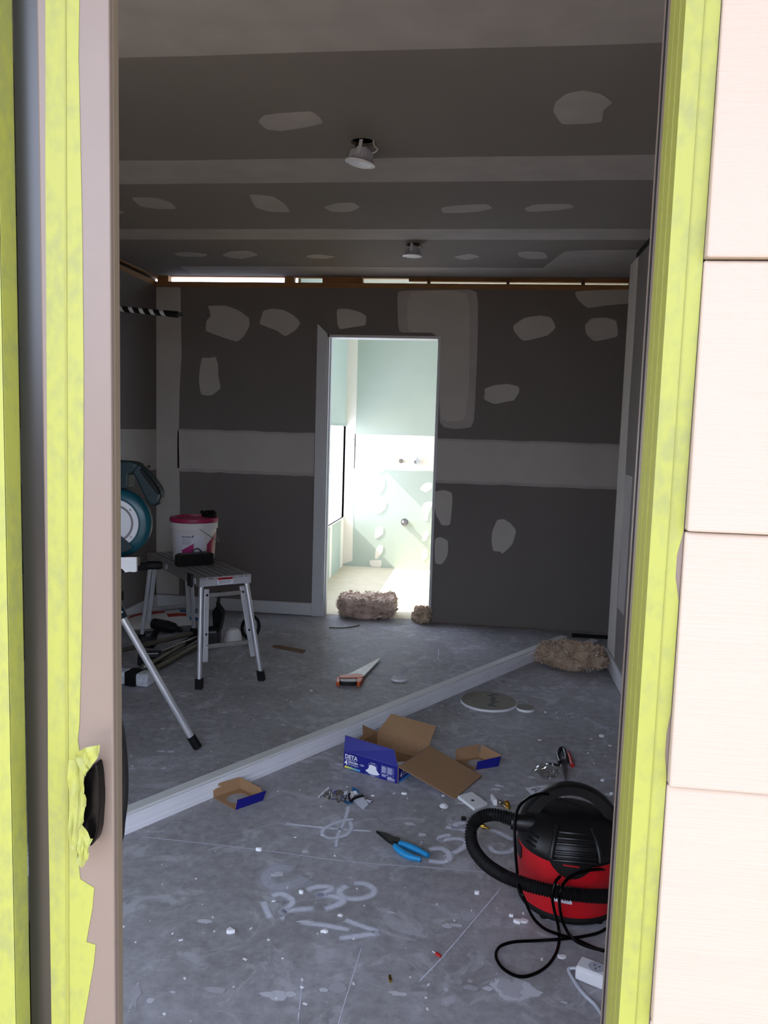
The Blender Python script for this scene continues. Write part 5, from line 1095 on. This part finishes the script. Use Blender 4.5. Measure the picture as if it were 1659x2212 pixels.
# ================================================================ VACUUM CLEANER
vc = Vector((.305, 2.245, 0)); t = thing('vacuum_cleaner', 'red and black workshop vacuum with ribbed hose looped around', 'vacuum', vc)
MB().lathe([(.128, .022), (.140, .026), (.1435, .05), (.147, .185), (.1485, .200), (.001, .2)], vc, 56, sx=1.02).build('tub', M['red'], t, True)
MB().lathe([(.125, .010), (.143, .012), (.146, .022), (.140, .030), (.001, .03)], vc, 48).build('base', M['rubber'], t, True)
for a in (-2.2, -.9, .6, 2.2):
    p = vc + Vector((math.cos(a) * .125, math.sin(a) * .125, 0)); MB().lathe([(.012, .001), (.013, .008), (.010, .014)], p, 14).build('caster', M['rubber'], t, True)
head = [(.150, .184), (.1525, .188), (.151, .203), (.145, .220), (.134, .238), (.117, .254), (.095, .266), (.070, .273), (.001, .276)]
MB().lathe(head, vc, 56).build('motor_head', M['black'], t, True, angle=60)
# skirt seam and latch
def arc_band(a0, a1, r0, z0f, z1f, th, name, m, n=18, par=None):
    mb = MB(); vs = []; fs = []
    for i in range(n + 1):
        f_ = i / n; a = math.radians(a0 + (a1 - a0) * f_); d_ = Vector((math.cos(a), math.sin(a), 0))
        for rr, z in ((r0, z0f(f_)), (r0, z1f(f_)), (r0 + th, z1f(f_)), (r0 + th, z0f(f_))): vs.append(vc + d_ * rr + Vector((0, 0, z)))
    for i in range(n):
        for k in range(4): fs.append((i * 4 + k, i * 4 + (k + 1) % 4, (i + 1) * 4 + (k + 1) % 4, (i + 1) * 4 + k))
    fs += [(0, 1, 2, 3), (n * 4 + 3, n * 4 + 2, n * 4 + 1, n * 4)]
    return mb.add(vs, fs).build(name, M[m], par or t, True)
arc_band(-118, -72, .146, lambda f: .192 - .042 * math.sin(PI * f) ** .7, lambda f: .200, .008, 'latch', 'black')
arc_band(-103, -87, .1535, lambda f: .186, lambda f: .190, .002, 'latch_accent', 'redgrip')
arc_band(175, 200, .148, lambda f: .14, lambda f: .175, .004, 'side_socket', 'black')
# front grille block with louvres
gr_ = MB(); 
gv = [(-.055, .205, 1.005), (.055, .205, 1.005), (.042, .300, 1.06), (-.042, .300, 1.06)]
for k, (z, wd, y) in enumerate(((.202, .060, -.1535), (.213, .058, -.1500), (.223, .056, -.1450), (.240, .052, -.1340), (.250, .049, -.1230), (.259, .045, -.1080))):
    pts = [(vc.x + x, vc.y - math.sqrt(max(0, y * y - x * x * .9)) - .001, z - x * x * 2) for x in [(-1 + 2 * i / 10) * wd for i in range(11)]]
    MB().tube(pts, .0042, 8).build('vent_slat', M['black'], t, True)
for s_ in (-1, 1):
    MB().tube(curve([(vc.x + s_ * .066, vc.y - .138, .198), (vc.x + s_ * .063, vc.y - .130, .222), (vc.x + s_ * .056, vc.y - .112, .246), (vc.x + s_ * .048, vc.y - .085, .264)], 5), .008, 10).build('grille_side', M['black'], t, True)
    for k in range(3):
        z = .205 + k * .012; a0 = -150 if s_ < 0 else -42
        arc_band(a0, a0 + 14, .148 - k * .005, lambda f, z=z: z, lambda f, z=z: z + .005, .004, 'side_vent', 'rubber', 6)
# arched carrying handle
hp = []
for i in range(33):
    a = PI * i / 32; hp.append(vc + Vector((math.cos(a) * .130, .012, .196 + math.sin(a) * .140)))
vs = []; fs = []
for i, p in enumerate(hp):
    a = PI * i / 32; d_ = Vector((math.cos(a), 0, math.sin(a))); wr = .023 + .012 * abs(math.cos(a)) ** 3; wy = .026 + .012 * abs(math.cos(a)) ** 2
    ring = [(-1, -1), (-1.0, -.4), (-1.0, .4), (-1, 1), (.75, 1.0), (1, .5), (1, -.5), (.75, -1.0)]
    for rr, yy in ring: vs.append(p + d_ * rr * wr * .62 + Vector((0, yy * wy * .8, 0)))
for i in range(32):
    for k in range(8): fs.append((i * 8 + k, i * 8 + (k + 1) % 8, (i + 1) * 8 + (k + 1) % 8, (i + 1) * 8 + k))
fs += [tuple(range(8)), tuple(256 + k for k in range(8))[::-1]]
MB().add(vs, fs).build('carry_handle', M['black'], t, True, angle=30)
for a in (20, 55, 95):
    q = vc + Vector((math.cos(math.radians(a)) * .130, -.010, .196 + math.sin(math.radians(a)) * .140)); MB().lathe([(.003, 0), (.003, .002)], q, 8, (0, -1, 0)).build('screw_hole', M['ink'], t)
MB().lathe([(.026, 0), (.027, .01), (.024, .05), (.021, .07)], vc + Vector((-.105, -.03, .236)), 20, (-1, -.02, .02)).build('hose_port', M['black'], t, True)
# ribbed hose
hpts = curve([(0.1954,2.215,0.222),(0.1413,2.215,0.2423),(0.085,2.22,0.2514),(0.0454,2.23,0.2356),(0.0196,2.23,0.2046),(0.0217,2.2,0.1637),(0.056,2.15,0.1429),(0.1072,2.1,0.1385),(0.1633,2.075,0.1348),(0.2247,2.06,0.1316),(0.2988,2.06,0.1262),(0.3737,2.07,0.1227),(0.4525,2.1,0.1153),(0.5321,2.18,0.0871)], 30)
L_ = len(hpts)
def resample(P_, step):
    out = [P_[0]]; acc = 0
    for a, b in zip(P_, P_[1:]):
        d_ = (b - a).length; 
        while acc + d_ >= step:
            f_ = (step - acc) / d_; a = a.lerp(b, f_); out.append(a.copy()); d_ = (b - a).length; acc = 0
        acc += d_
    return out
hr_ = resample(hpts, .0018); NH = len(hr_) - 1
MB().tube(hr_, lambda s: .0172 + .0019 * (1, .6, -.6, -1)[int(round(s * NH)) % 4] + (.0012 if s < .11 else 0), 20).build('hose', M['rubber'], t, True, angle=80)
# cable runs
def cord(pts, r_=.0042, name='power_cord', m='blackgloss', par=None): return MB().tube(curve(pts, 8), r_, 8).build(name, M[m], par or t, True)
cord([(0.2595,2.06,0.1737),(0.2451,2.035,0.1712)] + [(0.2371,2.025,0.1437),(0.2449,2.03,0.0955)] + [(0.262,2.062,0.03),(0.264,2.04,0.005),(0.248,1.976,0.005),(0.218,1.921,0.005),(0.177,1.884,0.005),(0.142,1.877,0.005),(0.108,1.902,0.005),(0.093,1.945,0.005),(0.104,1.984,0.005),(0.142,2.01,0.005),(0.204,2.026,0.005),(0.272,2.036,0.011),(0.337,2.067,0.006),(0.384,2.096,0.005),(0.43,2.15,0.005)])
cord([(0.235,2.23,0.3223),(0.2077,2.22,0.326),(0.174,2.2,0.3185),(0.1481,2.185,0.2957),(0.139,2.17,0.254),(0.1415,2.14,0.2012),(0.1486,2.122,0.1435)] + [(0.1523,2.055,0.1363),(0.1642,2.03,0.1197)] + [(0.192,2.061,0.05),(0.224,2.061,0.02),(0.262,2.064,0.005),(0.31,2.048,0.005),(0.361,2.018,0.005),(0.412,2.004,0.005)])
cord([(0.444,2.2,0.1285),(0.3624,2.1,0.1809),(0.3091,2.07,0.1836),(0.2769,2.05,0.1722),(0.2587,2.02,0.1621),(0.2556,2.02,0.1292)] + [(0.272,2.054,0.05),(0.297,2.042,0.014),(0.337,2.022,0.006),(0.407,2.006,0.008)])
MB().bar((0.2442,2.25,0.3051), (0.3411,2.25,0.2771), .006, .008).build('hose_clip', M['rubber'], t)
# rating label
lb = arc_band(-112, -92, .1495, lambda f: .075, lambda f: .125, .0006, 'rating_label', 'paper', 8)
mk = MB()
for i in range(14):
    a = math.radians(-110 + i * 1.15); d_ = Vector((math.cos(a), math.sin(a), 0)); mk.obox(vc + d_ * .1504 + Vector((0, 0, .100 + .006 * ((i * 5) % 3 - 1))), Vector((-d_.y, d_.x, 0)) * (.0006 + .0006 * (i % 2)), d_ * .0002, (0, 0, .012))
mk.build('barcode', M['ink'], lb)

# ================================================================ POWER BOARD
a, b = Vector((.300, 1.918, 0)), Vector((.62, 1.765, 0)); d_ = (b - a).normalized(); nn = Vector((-d_.y, d_.x, 0)); L_ = (b - a).length
t = thing('power_board', 'white multi-outlet power board at the right jamb', 'power board', (a + b) / 2)
prof = [(-.028, .002), (.028, .002), (.028, .030), (.020, .036), (-.020, .036), (-.028, .030)]
MB().prism([a + nn * q[0] + Vector((0, 0, q[1])) for q in prof], d_ * L_).build('body', M['whitepl'], t, bev=.004)
for k in range(5):
    c = a + d_ * (.045 + k * .062) + Vector((0, 0, .0361)); o = MB().lathe([(.020, 0), (.020, .0012), (.017, .0012)], c, 24).build('outlet', M['greypl'], t)
    for (x, y, r_) in ((-.006, .004, .6), (.006, .004, -.6), (0, -.008, 0)):
        q = c + d_ * x + nn * y + Vector((0, 0, .0014)); w1 = d_ * .0009 * math.cos(r_) + nn * .0009 * math.sin(r_); w2 = nn * .0035 * math.cos(r_) - d_ * .0035 * math.sin(r_)
        MB().obox(q, w1, w2, (0, 0, .0004)).build('slot', M['ink'], o)
cord([a + Vector((.005, 0, .015)), *[Vector(p) for p in [(0.282,1.924,0.008),(0.277,1.913,0.005),(0.298,1.849,0.005),(0.326,1.806,0.005),(0.339,1.771,0.005),(0.352,1.744,0.005)]]], .0045, 'cable', 'greypl', t)
cord([b + Vector((0, .01, .02)), b + Vector((-.15, .17, .006)), Vector((0.3811,1.9943,0.008)), Vector((0.4276,2.0246,0.008))], .0045, 'plug_lead', 'greypl', t)
